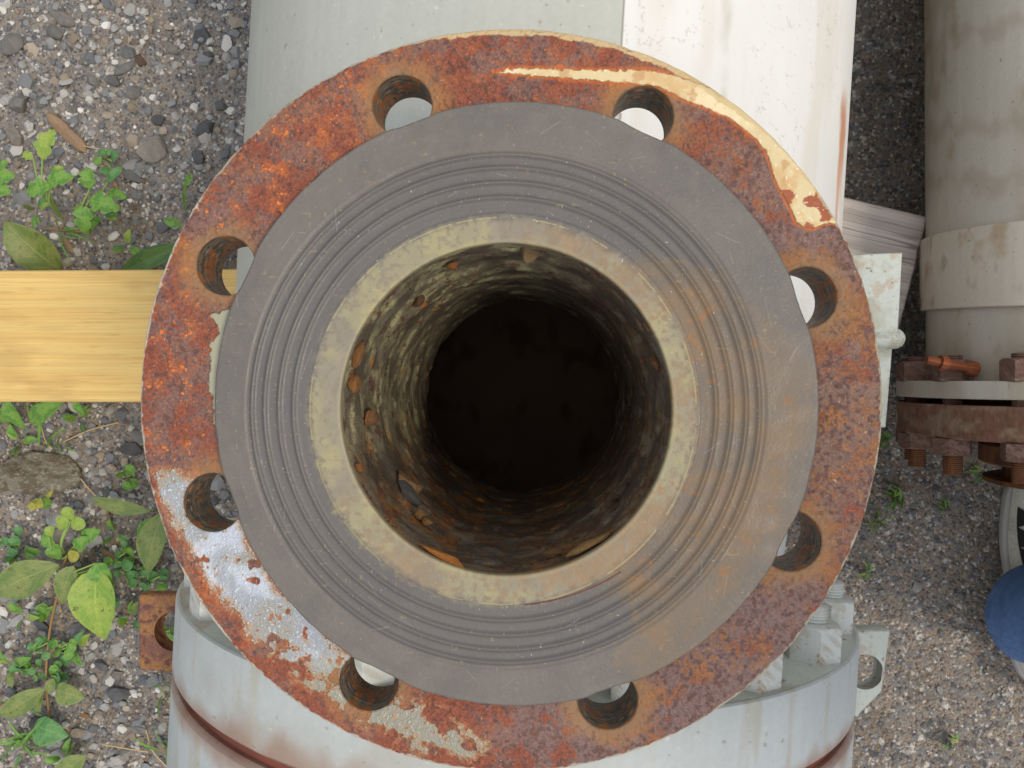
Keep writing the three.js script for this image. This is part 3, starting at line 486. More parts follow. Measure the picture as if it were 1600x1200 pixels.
const rustMat = (s, c0, c1, c2, sc = 1) => mat(tex(512, 512, (u, v, o) => { const n = fbm(u * 7 * sc, v * 7 * sc, 4, s), m = fbm(u * 26 * sc, v * 26 * sc, 4, s + 1), f = vn(u * 190, v * 190, s + 2); o[0] = c0[0]; o[1] = c0[1]; o[2] = c0[2]; mixc(o, c1, ss(0.42, 0.62, n)); mixc(o, c2, ss(0.52, 0.7, m)); const k = 0.85 + 0.3 * f; o[0] *= k; o[1] *= k; o[2] *= k; o[3] = m * 0.7 + f * 0.3; o[4] = 0.8; }, THREE.MirroredRepeatWrapping), 0.001);
const rustBrown = rustMat(71, [112, 84, 72], [128, 102, 90], [96, 72, 62]), rustWarm = rustMat(81, [104, 66, 40], [122, 80, 46], [84, 52, 36]), rustOrange = rustMat(91, [122, 66, 36], [98, 54, 36], [150, 80, 38]);
{
  const ng = hexNut(0.031, 0.023), sg = studGeo(0.0095, 0.018, 0.034);
  for (let k = -1; k <= 11; k++) {
    const a = (k * 18) * Math.PI / 180, n = mesh('nut', ng, nutPaint, spool);
    n.position.set(0.2355 * Math.cos(a), AX + 0.2355 * Math.sin(a), Z1 - 0.0004); n.rotation.z = a + Math.PI / 6 + (h2(k, 3, 3) - 0.5) * 0.6 + (k === 2 ? 0.25 : 0);
    mesh('stud', sg, nutPaint, n);
  }
  // lugs on the mating flange: flat plates with a large eye
  const lugRust = rustMat(101, [116, 78, 64], [140, 98, 58], [98, 62, 52], 1.4);
  const lug = (pts, hole, hr, y, m, lab) => {
    const w = pts.map(([a, b]) => { const q = P(a, b, y); return spool.worldToLocal(q); }), s = new THREE.Shape(w.map((q) => new THREE.Vector2(q.x, -q.z)));
    if (hole) { const q = spool.worldToLocal(P(hole[0], hole[1], y)), h = new THREE.Path(); h.absarc(q.x, -q.z, hr, 0, Math.PI * 2, true); s.holes.push(h); }
    const g = new THREE.ExtrudeGeometry(s, { depth: 0.012, bevelEnabled: true, bevelThickness: 0.002, bevelSize: 0.002, bevelOffset: -0.002, bevelSegments: 3, curveSegments: 40 }).rotateX(-Math.PI / 2).translate(0, y - 0.014, 0);
    const uv = g.attributes.uv, p = g.attributes.position; for (let i = 0; i < uv.count; i++) uv.setXY(i, p.getX(i) / 0.14, p.getZ(i) / 0.14 + p.getY(i) / 0.1);
    const o = mesh('lifting_lug', toCreasedNormals(g, 0.6), m, spool); o.userData.label = lab; return o;
  };
  spool.updateMatrixWorld(true);
  lug([[216, 930], [345, 930], [345, 1056], [220, 1048], [216, 1040]], [271, 987], 0.0175, 0.40, lugRust, 'rusty lug plate with a round eye');
  lug([[1290, 985], [1392, 985], [1378, 1082], [1340, 1120], [1290, 1120]], [1352, 1050], 0.0155, 0.40, facePaint, 'pale painted lug plate with a round eye');
  // bracket welded to the side of the pipe
  const b1 = lug([[1262, 400], [1411, 394], [1404, 521], [1262, 527]], [1322, 460], 0.016, 0.415, facePaint, 'painted bracket plate'); b1.name = 'bracket_plate';
  const b2 = lug([[1262, 538], [1396, 536], [1385, 668], [1262, 672]], null, 0, 0.405, facePaint, 'painted bracket plate'); b2.name = 'bracket_plate';
  const a = spool.worldToLocal(P(1270, 533, 0.409)), b = spool.worldToLocal(P(1397, 529, 0.409));
  const curve = new THREE.CatmullRomCurve3([0, 0.25, 0.5, 0.75, 1].map((t) => a.clone().lerp(b, t).add(V(0, 0.0008 * Math.sin(t * 9), 0.001 * Math.sin(t * 13)))));
  const wg = new THREE.TubeGeometry(curve, 40, 0.0075, 12), cap = new THREE.SphereGeometry(0.0078, 16, 12).translate(b.x, b.y, b.z);
  mesh('weld_bead', mergeGeometries([wg, cap]), facePaint, spool);
}

// ---------------------------------------------------------------- the second pipe with a rusty blind end
{
  const X2 = 0.578, AX = 0.2, R = 0.165;
  const sp2 = thing('pipe_spool', 'dull grey stained pipe closed by a rusty bolted blind flange', 'pipe', [X2, 0, 0], 0.008);
  const paint2 = mat(paintTex(1280, 480, [192, 187, 176], [180, 174, 161], { s: 231, zc: -0.2, span: 0.5, extra: (a, z, o, x, n1, n2) => {
    const b1 = z + 0.02 * Math.sin(a * 0.03 + 1) + 0.05 * (fbm(a / 14, 1, 4, 240) - 0.5);
    for (const zc of [-0.25, -0.2, -0.34]) mixc(o, [150, 134, 114], (1 - ss(0, 0.016, Math.abs(b1 - zc) + 0.03 * (n2 - 0.42))) * 0.3);
    mixc(o, [164, 150, 126], ss(0.5, 0.72, n1) * 0.5); mixc(o, [158, 132, 104], ss(0.62, 0.8, fbm(x * 26, z * 26, 4, 244)) * 0.4); o[4] = 0.55;
  } }), 0.0008);
  const shell = [[-1.6, 0.001], [-1.6, R]]; for (let z = -1.55; z < -0.02; z += 0.05) shell.push([z, R]); shell.push([-0.005, R]);
  mesh('pipe_shell', revolve(shell, 160, 0.5, -0.2, 0.5), paint2, sp2).position.y = AX;
  const RB = 0.194, z0 = -0.006;
  mesh('end_flange', revolve([[z0, R - 0.004], [z0, RB - 0.001], [z0 + 0.001, RB], [z0 + 0.0155, RB], [z0 + 0.0165, RB - 0.001], [z0 + 0.0165, 0.08]], 200), paint2, sp2).position.y = AX;
  const flakyRust = mat(tex(1024, 512, (u, v, o) => { const x = u * 1.6, y = v; const n = fbm(x * 24, y * 30 * 1.5, 4, 4), m = fbm(x * 60, y * 200, 4, 5), f = vn(x * 500, y * 500, 6); o[0] = 116; o[1] = 84; o[2] = 66; mixc(o, [136, 112, 92], ss(0.42, 0.6, m)); mixc(o, [122, 82, 70], ss(0.55, 0.68, n) * 0.7); mixc(o, [184, 180, 160], ss(0.52, 0.62, fbm(x * 18, y * 90, 4, 9)) * 0.85); const k = 0.86 + 0.28 * f; o[0] *= k; o[1] *= k; o[2] *= k; o[3] = m; o[4] = 0.8; }, THREE.MirroredRepeatWrapping), 0.0012);
  const zb = z0 + 0.0225;
  mesh('gasket', revolve([[z0 + 0.016, 0.08], [z0 + 0.016, 0.15], [zb + 0.001, 0.15], [zb + 0.001, 0.08]], 120), rustWarm, sp2).position.y = AX;
  mesh('blind_flange', revolve([[zb, 0.08], [zb, RB - 0.001], [zb + 0.001, RB], [zb + 0.03, RB], [zb + 0.032, RB - 0.002], [zb + 0.032, 0.001]], 200), flakyRust, sp2).position.y = AX;
  mesh('outlet_neck', revolve([[zb + 0.031, 0.085], [zb + 0.047, 0.085]], 100), rustWarm, sp2).position.y = AX;
  mesh('outlet_flange', revolve([[zb + 0.042, 0.06], [zb + 0.042, 0.113], [zb + 0.044, 0.116], [zb + 0.061, 0.116], [zb + 0.063, 0.113], [zb + 0.063, 0.06]], 160), rustWarm, sp2).position.y = AX;
  mesh('outlet_hub', revolve([[zb + 0.062, 0.094], [zb + 0.08, 0.094]], 120), rustWarm, sp2).position.y = AX;
  mesh('outlet_cap', revolve([[zb + 0.078, 0.06], [zb + 0.078, 0.112], [zb + 0.082, 0.112], [zb + 0.083, 0.109], [zb + 0.083, 0.001]], 140), rustWarm, sp2).position.y = AX;
  const ng = hexNut(0.031, 0.02), bg = hexNut(0.031, 0.016), sg = studGeo(0.009, -0.024, 0.0245), tail = studGeo(0.009, 0.012, 0.035);
  for (let k = -2; k <= 9; k++) {
    const a = Math.PI - (12.5 + 22.5 * k) * Math.PI / 180, x = 0.1795 * Math.cos(a), y = AX + 0.1795 * Math.sin(a);
    const n1 = mesh('nut', ng, rustBrown, sp2); n1.position.set(x, y, z0 - 0.0002); n1.rotation.z = a + h2(k, 1, 9) * 1.0; mesh('stud', sg, rustBrown, n1);
    const n2 = mesh('nut', bg, rustBrown, sp2); n2.position.set(x, y, zb + 0.0322); n2.rotation.set(Math.PI, 0, h2(k, 2, 9) * 1.0); mesh('stud', tail, rustWarm, n2);
  }
  // patch strap round the pipe with rivets at its corners
  const strap = mat(paintTex(1024, 128, [204, 196, 182], [192, 182, 166], { s: 331, zc: -0.114, span: 0.16, extra: (a, z, o, x, n1, n2) => { mixc(o, [164, 134, 98], ss(0.58, 0.76, fbm(x * 36, z * 36, 4, 340)) * 0.45); mixc(o, [112, 92, 70], ss(0.6, 0.75, n2) * 0.3); o[4] = 0.5; } }), 0.0008);
  const sg2 = grid(90, 10, (u, v) => {
    const a = Math.PI + 0.75 - u * 2.9, skew = 0.026 * (u - 0.3), k = [[-0.152, 0.0005], [-0.152, 0.0045], [-0.151, 0.0056], [-0.14, 0.0058], [-0.13, 0.0058], [-0.118, 0.0058], [-0.106, 0.0058], [-0.09, 0.0058], [-0.0775, 0.0056], [-0.0765, 0.0045], [-0.0765, 0.0005]][Math.round(v * 10)], r = R + k[1] + (u < 0.001 || u > 0.999 ? -0.005 : 0.0012 * (fbm(u * 8, v * 2, 2, 7) - 0.5));
    return [r * Math.cos(a), AX + r * Math.sin(a), k[0] - skew * -1, a / (2 * Math.PI), (k[0] + 0.114) / 0.16 + 0.5];
  });
  const st = mesh('strap_band', toCreasedNormals(sg2, 0.6), strap, sp2);
  const rv = revolve([[0.0, 0.006], [0.0012, 0.006], [0.0026, 0.0046], [0.0033, 0.002], [0.0034, 0.0001]], 20, 1.2);
  for (const [a, z] of [[Math.PI + 0.34, -0.143], [Math.PI + 0.34, -0.09], [Math.PI - 1.0, -0.128], [Math.PI - 1.0, -0.075]]) {
    const o = mesh('rivet', rv, rustBrown, st), n = V(Math.cos(a), Math.sin(a), 0); o.position.set((R + 0.0055) * n.x, AX + (R + 0.0055) * n.y, z); o.quaternion.setFromUnitVectors(V(0, 0, 1), n);
  }
  // loose rusty bolt lying between the nuts and the pipe
  const g = mergeGeometries([revolve([[-0.018, 0.0001], [-0.018, 0.0045], [-0.016, 0.0055], [0.002, 0.0058]], 28), revolve([[-0.001, 0.0055], [-0.0005, 0.0095], [0.008, 0.0098], [0.0095, 0.0075], [0.012, 0.0068], [0.034, 0.0066], [0.036, 0.0085], [0.04, 0.0102], [0.047, 0.0102], [0.0495, 0.0088], [0.0495, 0.0058], [0.046, 0.0052], [0.046, 0.0001]], 32)]);
  const bt = thing('rusty_bolt', 'orange rusty collared bolt lying against the dull pipe behind its flange nuts', 'bolt');
  mesh('shank', g, rustOrange, bt);
  const tip = mesh('sky_glint_face', revolve([[0.0462, 0.0052], [0.0475, 0.0048], [0.048, 0.0001]], 24), nutPaint, bt); tip.userData.label = 'pale end face coloured as reflected sky';  // pale disc puts the sky reflection of the open tube end into colour
  const a0 = P(1447, 562, 0.262), b0 = P(1523, 577, 0.258); bt.position.copy(a0.clone().lerp(b0, 0.28)); bt.quaternion.setFromUnitVectors(V(0, 0, 1), b0.sub(a0).normalize()); bt.scale.setScalar(0.72);
}
// ---------------------------------------------------------------- weeds
const leafMats = {};
function leafMat(k) {
  if (leafMats[k]) return leafMats[k];
  const c = { lime: [[128, 162, 60], [150, 172, 70]], green: [[84, 138, 48], [116, 160, 60]], dark: [[66, 104, 46], [84, 122, 52]], dull: [[104, 128, 62], [128, 140, 74]], blue: [[74, 128, 66], [96, 146, 82]], yellow: [[176, 168, 62], [150, 150, 60]], dead: [[92, 84, 70], [116, 106, 90]], straw: [[176, 152, 104], [150, 124, 82]] }[k];
  const t = tex(256, 256, (u, v, o) => {   // u across the blade, v along it
    const w = Math.abs(u - 0.5) * 2, n = fbm(u * 5, v * 9, 3, 7), f = vn(u * 70, v * 90, 8), vein = Math.abs(((v * 9 - w * 2.2 + 20) % 1) - 0.5) * 2;
    o[0] = c[0][0]; o[1] = c[0][1]; o[2] = c[0][2]; mixc(o, c[1], ss(0.35, 0.65, n));
    mixc(o, [c[1][0] + 28, c[1][1] + 24, c[1][2] + 20], (1 - ss(0.0, 0.06, w)) * 0.7); mixc(o, [c[1][0] + 14, c[1][1] + 14, c[1][2] + 8], (1 - ss(0.05, 0.22, vein)) * 0.4);
    mixc(o, [104, 84, 44], ss(0.72, 0.8, fbm(u * 16, v * 22, 3, 17)) * 0.8);
    const k2 = 0.92 + 0.16 * f; o[0] *= k2; o[1] *= k2; o[2] *= k2; o[3] = 0.5 + 0.3 * (n - 0.5) - (1 - ss(0, 0.08, w)) * 0.3 - (1 - ss(0.0, 0.2, vein)) * 0.12; o[4] = 0.5;
  }, THREE.ClampToEdgeWrapping, false);
  return leafMats[k] = new THREE.MeshPhysicalMaterial({ map: t.map, bumpMap: t.bumpMap, bumpScale: 0.0006, roughness: 0.55, transmission: k === 'dead' ? 0 : 0.25, thickness: 0, side: THREE.DoubleSide });
}
const SHAPES = {
  ovate: (t) => Math.pow(Math.sin(Math.PI * Math.pow(t, 0.72)), 0.8), lance: (t) => Math.pow(Math.sin(Math.PI * Math.pow(t, 0.85)), 0.95) * 0.95,
  round: (t) => Math.sqrt(Math.max(0, 1 - Math.pow(2 * t - 1.04, 2))), lobed: (t) => (0.3 + 0.7 * Math.sin(Math.PI * Math.pow(t, 0.8))) * (0.58 + 0.42 * Math.abs(Math.cos(t * 3 * Math.PI))) * (t > 0.93 ? (1 - t) / 0.07 : 1) * (t < 0.1 ? t * 10 : 1),
  blade: (t) => Math.pow(1 - t, 0.55) * Math.min(1, 0.5 + t * 4), ragged: (t) => Math.pow(Math.sin(Math.PI * t), 0.5) * (0.75 + 0.35 * vn(t * 9, 2, 3)),
};
function leafGeo(a, b, w, shape, seed, arch = 0.18) {
  const dir = b.clone().sub(a), L = dir.length(), fw = dir.clone().normalize(), side = V(-fw.z, 0, fw.x).normalize(), up = V(0, 1, 0), nt = shape === 'lobed' || shape === 'ragged' ? 30 : 14;
  const f = SHAPES[shape], curl = (h2(seed, 1, 1) - 0.5) * 0.25, tw = (h2(seed, 2, 1) - 0.5) * 0.5;
  return grid(6, nt, (u, v) => {
    const s = (u - 0.5) * 2, h = f(v) * w / 2 * (1 + 0.08 * (vn(v * 12, s > 0 ? 3 : 9, seed) - 0.5)), c = a.clone().addScaledVector(fw, L * v).addScaledVector(side, curl * L * v * (1 - v));
    c.addScaledVector(side, s * h); c.addScaledVector(up, arch * L * Math.sin(Math.PI * v) * 0.6 + Math.abs(s) * h * 0.28 + s * h * tw * 0.5 + 0.05 * w * (vn(v * 7, s * 2 + 5, seed + 4) - 0.5) * Math.abs(s));
    return [c.x, Math.max(0.0015, c.y), c.z, u, v];
  });
}
const stemMat = new THREE.MeshStandardMaterial({ color: 0x8a6a42, roughness: 0.8 }), greenStem = new THREE.MeshStandardMaterial({ color: 0x7f9a4c, roughness: 0.7 });
function tube(pts, r, n = 20) { return new THREE.TubeGeometry(new THREE.CatmullRomCurve3(pts), n, r, 6); }
let leafSeed = 100;
// leaves: [x0, y0, x1, y1, width px, shape, tone, height0, height1] in photo pixels at those heights
function weed(name, label, base, leaves, group, stems = true) {
  const b = P(base[0], base[1], 0), t = thing(name, label, 'plant', [b.x, 0, b.z], 0, group);
  for (const [x0, y0, x1, y1, w, shape, tone, h0 = 0.03, h1 = 0.03] of leaves) {
    const a = P(x0, y0, h0).sub(t.position), e = P(x1, y1, h1).sub(t.position), s = leafSeed++;
    const l = mesh('leaf', leafGeo(a, e, w * 0.00079, shape, s), leafMat(tone), t);
    if (stems && a.length() > 0.012) mesh('stalk', tube([V(0, 0, 0), a.clone().multiplyScalar(0.5).add(V(0, h0 * 0.35, 0)), a], 0.0011), greenStem, l);
  }
  return t;
}
weed('mugwort', 'yellow green lobed weed growing beside the bark chip', [100, 345], [[66, 250, 86, 203, 34, 'lobed', 'lime', 0.06, 0.065], [80, 290, 42, 304, 32, 'lobed', 'green', 0.05, 0.045], [74, 284, 116, 276, 32, 'lobed', 'green', 0.05, 0.05], [52, 248, 36, 238, 16, 'lobed', 'lime', 0.05, 0.05], [82, 268, 100, 262, 14, 'lobed', 'lime', 0.05, 0.05]]);
weed('mugwort', 'bright green toothed weed between the bark chip and the rusty flange', [140, 365], [[140, 296, 140, 262, 30, 'lobed', 'green', 0.05, 0.055], [140, 312, 188, 328, 36, 'lobed', 'green', 0.045, 0.04], [135, 322, 134, 366, 34, 'lobed', 'green', 0.045, 0.035], [132, 330, 116, 326, 16, 'lobed', 'green', 0.04, 0.04], [168, 285, 190, 262, 14, 'round', 'blue', 0.03, 0.03], [170, 300, 198, 308, 16, 'round', 'green', 0.03, 0.03]]);
weed('mugwort', 'small cut leaved weed at the edge of the gravel', [-12, 300], [[-8, 280, 24, 274, 30, 'lobed', 'green', 0.04, 0.04], [-8, 292, 18, 302, 26, 'lobed', 'green', 0.04, 0.035], [2, 262, 12, 252, 12, 'round', 'green']]);
weed('plantain', 'broad dull green plantain leaf with insect holes by the yellow timber', [92, 420], [[96, 424, 6, 346, 62, 'ovate', 'dull', 0.02, 0.06]], undefined, false);
weed('plantain', 'dark green plantain leaves between the yellow timber and the rusty flange', [190, 425], [[186, 428, 308, 378, 36, 'lance', 'dark', 0.02, 0.05], [285, 352, 255, 344, 16, 'lance', 'green', 0.03, 0.03], [310, 370, 360, 372, 30, 'ovate', 'dark', 0.04, 0.04]], undefined, false);
weed('hairy_seedling', 'thin curled seedling stalk by the rusty flange', [290, 330], [[290, 328, 296, 270, 9, 'blade', 'green', 0.005, 0.06], [292, 290, 300, 272, 10, 'round', 'green', 0.05, 0.055]], undefined, false);
weed('dock', 'green leaves sprouting from under the yellow timber', [60, 600], [[10, 625, 42, 672, 28, 'lance', 'green', 0.06, 0.03], [48, 660, 100, 628, 30, 'ovate', 'green', 0.04, 0.06], [-10, 640, 12, 662, 20, 'ovate', 'green', 0.05, 0.03], [118, 625, 132, 652, 16, 'lance', 'green', 0.06, 0.04], [70, 640, 62, 700, 10, 'blade', 'green', 0.05, 0.02]]);
weed('dock', 'pointed leaves tucked below the flange edge beside the rusty lug', [268, 790], [[236, 799, 140, 778, 26, 'lance', 'dull', 0.05, 0.04], [258, 798, 232, 898, 46, 'lance', 'dull', 0.06, 0.04], [255, 815, 214, 842, 34, 'ovate', 'green', 0.05, 0.03]]);
weed('trefoil', 'yellowish three leaved weed above the broad dock leaves', [108, 872], [[108, 812, 108, 792, 22, 'round', 'lime', 0.05, 0.055], [108, 814, 88, 817, 22, 'round', 'lime', 0.05, 0.05], [111, 814, 134, 820, 22, 'round', 'lime', 0.05, 0.05], [84, 846, 64, 838, 24, 'ovate', 'green', 0.035, 0.035], [82, 850, 96, 874, 26, 'ovate', 'green', 0.035, 0.03], [118, 858, 140, 838, 24, 'ovate', 'green', 0.035, 0.04], [130, 842, 158, 828, 24, 'ovate', 'green', 0.035, 0.04], [106, 868, 124, 868, 20, 'round', 'yellow', 0.035, 0.035], [76, 838, 82, 822, 16, 'round', 'lime', 0.04, 0.04]]);
weed('dock', 'broad pale dock leaves spreading over the slate gravel', [110, 895], [[92, 882, -12, 928, 60, 'lance', 'dull', 0.045, 0.04], [116, 884, 98, 944, 34, 'ovate', 'dull', 0.045, 0.035], [152, 888, 164, 1000, 74, 'ovate', 'lime', 0.05, 0.03], [150, 880, 175, 912, 40, 'ovate', 'green', 0.055, 0.045]]);
{
  const t = weed('dock', 'long reddish runner stalk with small pale leaves', [92, 930], [[72, 1076, -4, 1118, 36, 'lance', 'dull', 0.03, 0.03], [66, 1082, 60, 1116, 18, 'lance', 'dull', 0.03, 0.025], [54, 1132, 108, 1150, 46, 'ovate', 'blue', 0.03, 0.025], [88, 1076, 134, 1090, 40, 'ovate', 'dull', 0.03, 0.03], [84, 1060, 78, 1084, 18, 'ovate', 'dull', 0.03, 0.03], [136, 1180, 86, 1214, 36, 'lance', 'dull', 0.03, 0.03], [84, 1148, 110, 1140, 20, 'lance', 'straw', 0.02, 0.02]], undefined, false);
  const q = (x, y, h) => P(x, y, h).sub(t.position);
  mesh('runner', tube([q(104, 868, 0.03), q(92, 920, 0.03), q(78, 985, 0.026), q(72, 1060, 0.024), q(76, 1110, 0.02), q(82, 1158, 0.012)], 0.0016, 40), stemMat, t);
  mesh('runner', tube([q(90, 930, 0.03), q(100, 960, 0.02), q(118, 966, 0.012)], 0.001, 16), stemMat, t);
}
// clover: many small round leaves, each plant a thing
for (const [i, [cx, cy, n, sp, tone, where]] of [[205, 895, 9, 24, 'blue', 'under the flange edge'], [240, 905, 8, 22, 'blue', 'above the rusty lug'], [170, 930, 7, 20, 'blue', 'next to the pale dock leaf'], [190, 870, 7, 20, 'blue', 'below the pointed dock leaf'], [60, 1010, 7, 18, 'blue', 'beside the reddish runner'], [50, 1045, 8, 18, 'blue', 'near the slate chips'], [88, 1045, 7, 16, 'blue', 'on the other side of the runner'], [100, 1010, 5, 16, 'green', 'over the slate gravel'], [20, 848, 7, 20, 'blue', 'above the long dock leaf'], [70, 950, 5, 16, 'green', 'below the long dock leaf'], [260, 985, 5, 12, 'green', 'seen through the eye of the rusty lug'], [60, 782, 5, 14, 'yellow', 'by the flat rock'], [200, 745, 4, 16, 'green', 'under the timber'], [170, 250, 5, 22, 'blue', 'beside the pale angular stone']].entries()) {
  const lv = []; for (let k = 0; k < n; k++) { const a = k * 2.4 + i, r = sp * Math.sqrt((k + 0.4) / n), x = cx + r * Math.cos(a), y = cy + r * Math.sin(a) * 0.8, d = h2(i, k, 5) * 6.28, l = 11 + 7 * h2(i, k, 6); lv.push([x, y, x + l * Math.cos(d), y + l * Math.sin(d), l * 1.05, 'round', h2(i, k, 7) > 0.8 ? 'green' : tone, 0.012 + 0.018 * h2(i, k, 8), 0.014 + 0.02 * h2(i, k, 9)]); }
  weed('clover', 'low clover with small round leaves ' + where, [cx, cy], lv, 'low clover among the gravel');
}
for (const [i, [cx, cy, n, sp, where]] of [[32, 862, 5, 26, 'above the long dock leaf tip'], [140, 905, 5, 24, 'behind the yellow green dock leaf'], [205, 965, 5, 20, 'beside the rusty lug corner'], [38, 962, 5, 24, 'below the long dock leaf tip'], [118, 1012, 6, 24, 'on the slate gravel by the runner'], [222, 1012, 4, 16, 'under the rusty lug'], [18, 1040, 6, 26, 'at the foot of the reddish runner'], [100, 1185, 6, 26, 'beside the blue green runner leaf'], [160, 335, 5, 24, 'in front of the toothed weed'], [58, 330, 5, 22, 'under the lobed yellow green weed'], [200, 385, 5, 22, 'above the dark plantain leaf'], [30, 690, 5, 24, 'above the flat rock'], [125, 655, 5, 22, 'below the cut edge of the timber'], [180, 835, 5, 22, 'between the trefoil and the flange']].entries()) {
  const lv = []; for (let k = 0; k < n; k++) { const a = k * 2.2 + i * 1.3, l = sp * (0.7 + 0.5 * h2(i, k, 36)), x = cx + 5 * Math.cos(a), y = cy + 5 * Math.sin(a); lv.push([x, y, x + l * Math.cos(a), y + l * Math.sin(a), l * (0.42 + 0.2 * h2(i, k, 37)), h2(i, k, 38) > 0.5 ? 'ovate' : 'lance', ['green', 'dull', 'lime', 'green', 'blue'][(i + k) % 5], 0.012, 0.016 + 0.024 * h2(i, k, 39)]); }
  weed('seedling', 'small leafy seedling ' + where, [cx, cy], lv, 'seedlings among the gravel', false);
}
// grass tufts
for (const [i, [x, y, n, len, label]] of [[40, 1160, 11, 62, 'tuft of green grass blades below the reddish runner'], [262, 1160, 7, 46, 'thin grass tuft beside the bolted end flange'], [255, 1075, 5, 44, 'few grass blades below the rusty lug'], [88, 370, 6, 48, 'grass blades between the lobed weeds and the yellow timber'], [90, 690, 5, 36, 'grass blades by the flat rock'], [1400, 775, 14, 26, 'sparse grass on the gravel beside the bracket'], [1372, 812, 9, 20, 'low grass sprigs beside the rusty flange rim'], [1478, 792, 8, 16, 'few grass sprigs on the open gravel'], [1530, 738, 10, 20, 'grass sprigs below the rusty outlet flange'], [1356, 892, 7, 18, 'yellowish grass sprigs by the painted nuts'], [1488, 1160, 8, 18, 'small grass sprigs on the gravel beyond the shoe'], [1385, 690, 8, 22, 'grass sprigs under the blind flange studs'], [25, 1095, 5, 40, 'grass blades under the pale runner leaf']].entries()) {
  const lv = []; for (let k = 0; k < n; k++) { const a = h2(i, k, 21) * 6.28, l = len * (0.5 + 0.6 * h2(i, k, 22)), x0 = x + (h2(i, k, 23) - 0.5) * len * 0.8, y0 = y + (h2(i, k, 24) - 0.5) * len * 0.6; lv.push([x0, y0, x0 + l * Math.cos(a), y0 + l * Math.sin(a), 4.5 + 3 * h2(i, k, 25), 'blade', x > 900 && h2(i, k, 26) > 0.6 ? 'lime' : 'green', 0.002, 0.02 + 0.025 * h2(i, k, 27)]); }
  const t = weed('grass_tuft', label, [x, y], lv, undefined, false); t.traverse((o) => { if (o.name === 'leaf') o.name = 'blade'; });
}
// rock, bark chip, twigs
{
  const rg = pebble(44, 5, 0.02), rq = rg.attributes.position, ruv = [];
  for (let k = 0; k < rq.count; k++) { const x = rq.getX(k), y = rq.getY(k), z = rq.getZ(k), w = 1 + 0.10 * (fbm(x * 3 + 9, z * 3 + y * 2 + 9, 4, 5) - 0.5); rq.setXYZ(k, x * w * 0.066, y * w * 0.02, z * w * 0.04); ruv.push(x * 0.8 + 0.5, z * 0.8 + 0.5); }
  rg.setAttribute('uv', new THREE.Float32BufferAttribute(ruv, 2)); rg.computeVertexNormals();
  const rockTex = tex(512, 512, (u, v, o) => { const n = fbm(u * 5, v * 7, 5, 3), m = fbm(u * 22, v * 22, 4, 4), f = vn(u * 160, v * 160, 5); o[0] = 112; o[1] = 106; o[2] = 92; mixc(o, [92, 84, 68], ss(0.42, 0.6, n)); mixc(o, [140, 138, 128], ss(0.58, 0.7, m) * 0.7); mixc(o, [84, 66, 48], ss(0.6, 0.7, fbm(u * 9 + 4, v * 9, 4, 8)) * 0.7); const k = 0.88 + 0.24 * f; o[0] *= k; o[1] *= k; o[2] *= k; o[3] = n * 0.6 + m * 0.3 + f * 0.1; }, THREE.MirroredRepeatWrapping, false);
  const rk = single('rock', rg, mat(rockTex, 0.003, { roughness: 0.9 }), 'flat dirt covered grey brown rock below the yellow timber', 'rock'), rp = P(48, 742, 0.01); rk.position.set(rp.x, 0.008, rp.z); rk.rotation.y = -0.1;
  const barkMat = mat(wood([142, 118, 92], [112, 88, 64], [92, 72, 54], 77, 0.4), 0.002, { roughness: 0.85 });
  const chip = (x0, y0, x1, y1, w, label, name = 'bark_chip', m = barkMat) => {
    const p = P(x0, y0, 0.006), q = P(x1, y1, 0.006), L = p.distanceTo(q), W = w * 0.0008;
    const g = grid(16, 10, (u, v) => { const an = u * 2 * Math.PI, t = v * 2 - 1, e = Math.sqrt(Math.max(0, 1 - Math.pow(Math.abs(t), 5))), k = 1 + 0.35 * (vn(u * 4 % 4, v * 5, x0) - 0.5); return [t * L / 2 + 0.004 * (vn(u * 5, v * 3, 8) - 0.5), Math.sin(an) * W * 0.22 * e * k, Math.cos(an) * W * 0.5 * e * k, v * 0.4, u * 0.4]; });
    const o = single(name, g, m, label, 'wood chip'); o.position.copy(p).lerp(q, 0.5); o.position.y = W * 0.2; o.rotation.y = -Math.atan2(q.z - p.z, q.x - p.x); return o;
  };
  chip(72, 176, 134, 238, 20, 'long weathered bark chip lying above the yellow green weed'); chip(150, 250, 182, 295, 9, 'brown twig splinter beside the toothed weed'); chip(95, 370, 112, 395, 12, 'brown leaf stalk scrap near the plantain leaf'); chip(155, 860, 190, 880, 10, 'brown rotten twig beside the pointed dock leaf');
  chip(158, 790, 172, 822, 7, 'short seed spike below the pointed dock leaf'); chip(190, 960, 206, 952, 9, 'dark red brown bark crumb near the rusty lug'); chip(60, 355, 130, 362, 5, 'thin brown twig in front of the yellow timber'); chip(20, 1090, -20, 1120, 7, 'brown root piece under the pale runner leaf');
  const straw = new THREE.MeshStandardMaterial({ color: 0xb79f70, roughness: 0.8 });
  for (const [pts, lab] of [[[[100, 690], [140, 672], [185, 660]], 'dry straw stalk lying below the timber'], [[[62, 655], [72, 690], [82, 702]], 'short bent straw below the timber'], [[[160, 1163], [200, 1170], [232, 1175]], 'pale straw lying on gravel beside the end flange'], [[[228, 1140], [238, 1172], [262, 1200]], 'upright dry straw beside the end flange'], [[[120, 740], [140, 765], [150, 775]], 'dry stalk beside the flat rock'], [[[130, 228], [150, 232], [172, 236]], 'pale grass straw beside the bark chip']])
    single('straw', tube(pts.map(([x, y], i) => P(x, y, 0.008 + 0.003 * (i % 2))), 0.0009, 16), straw, lab, 'straw');
}

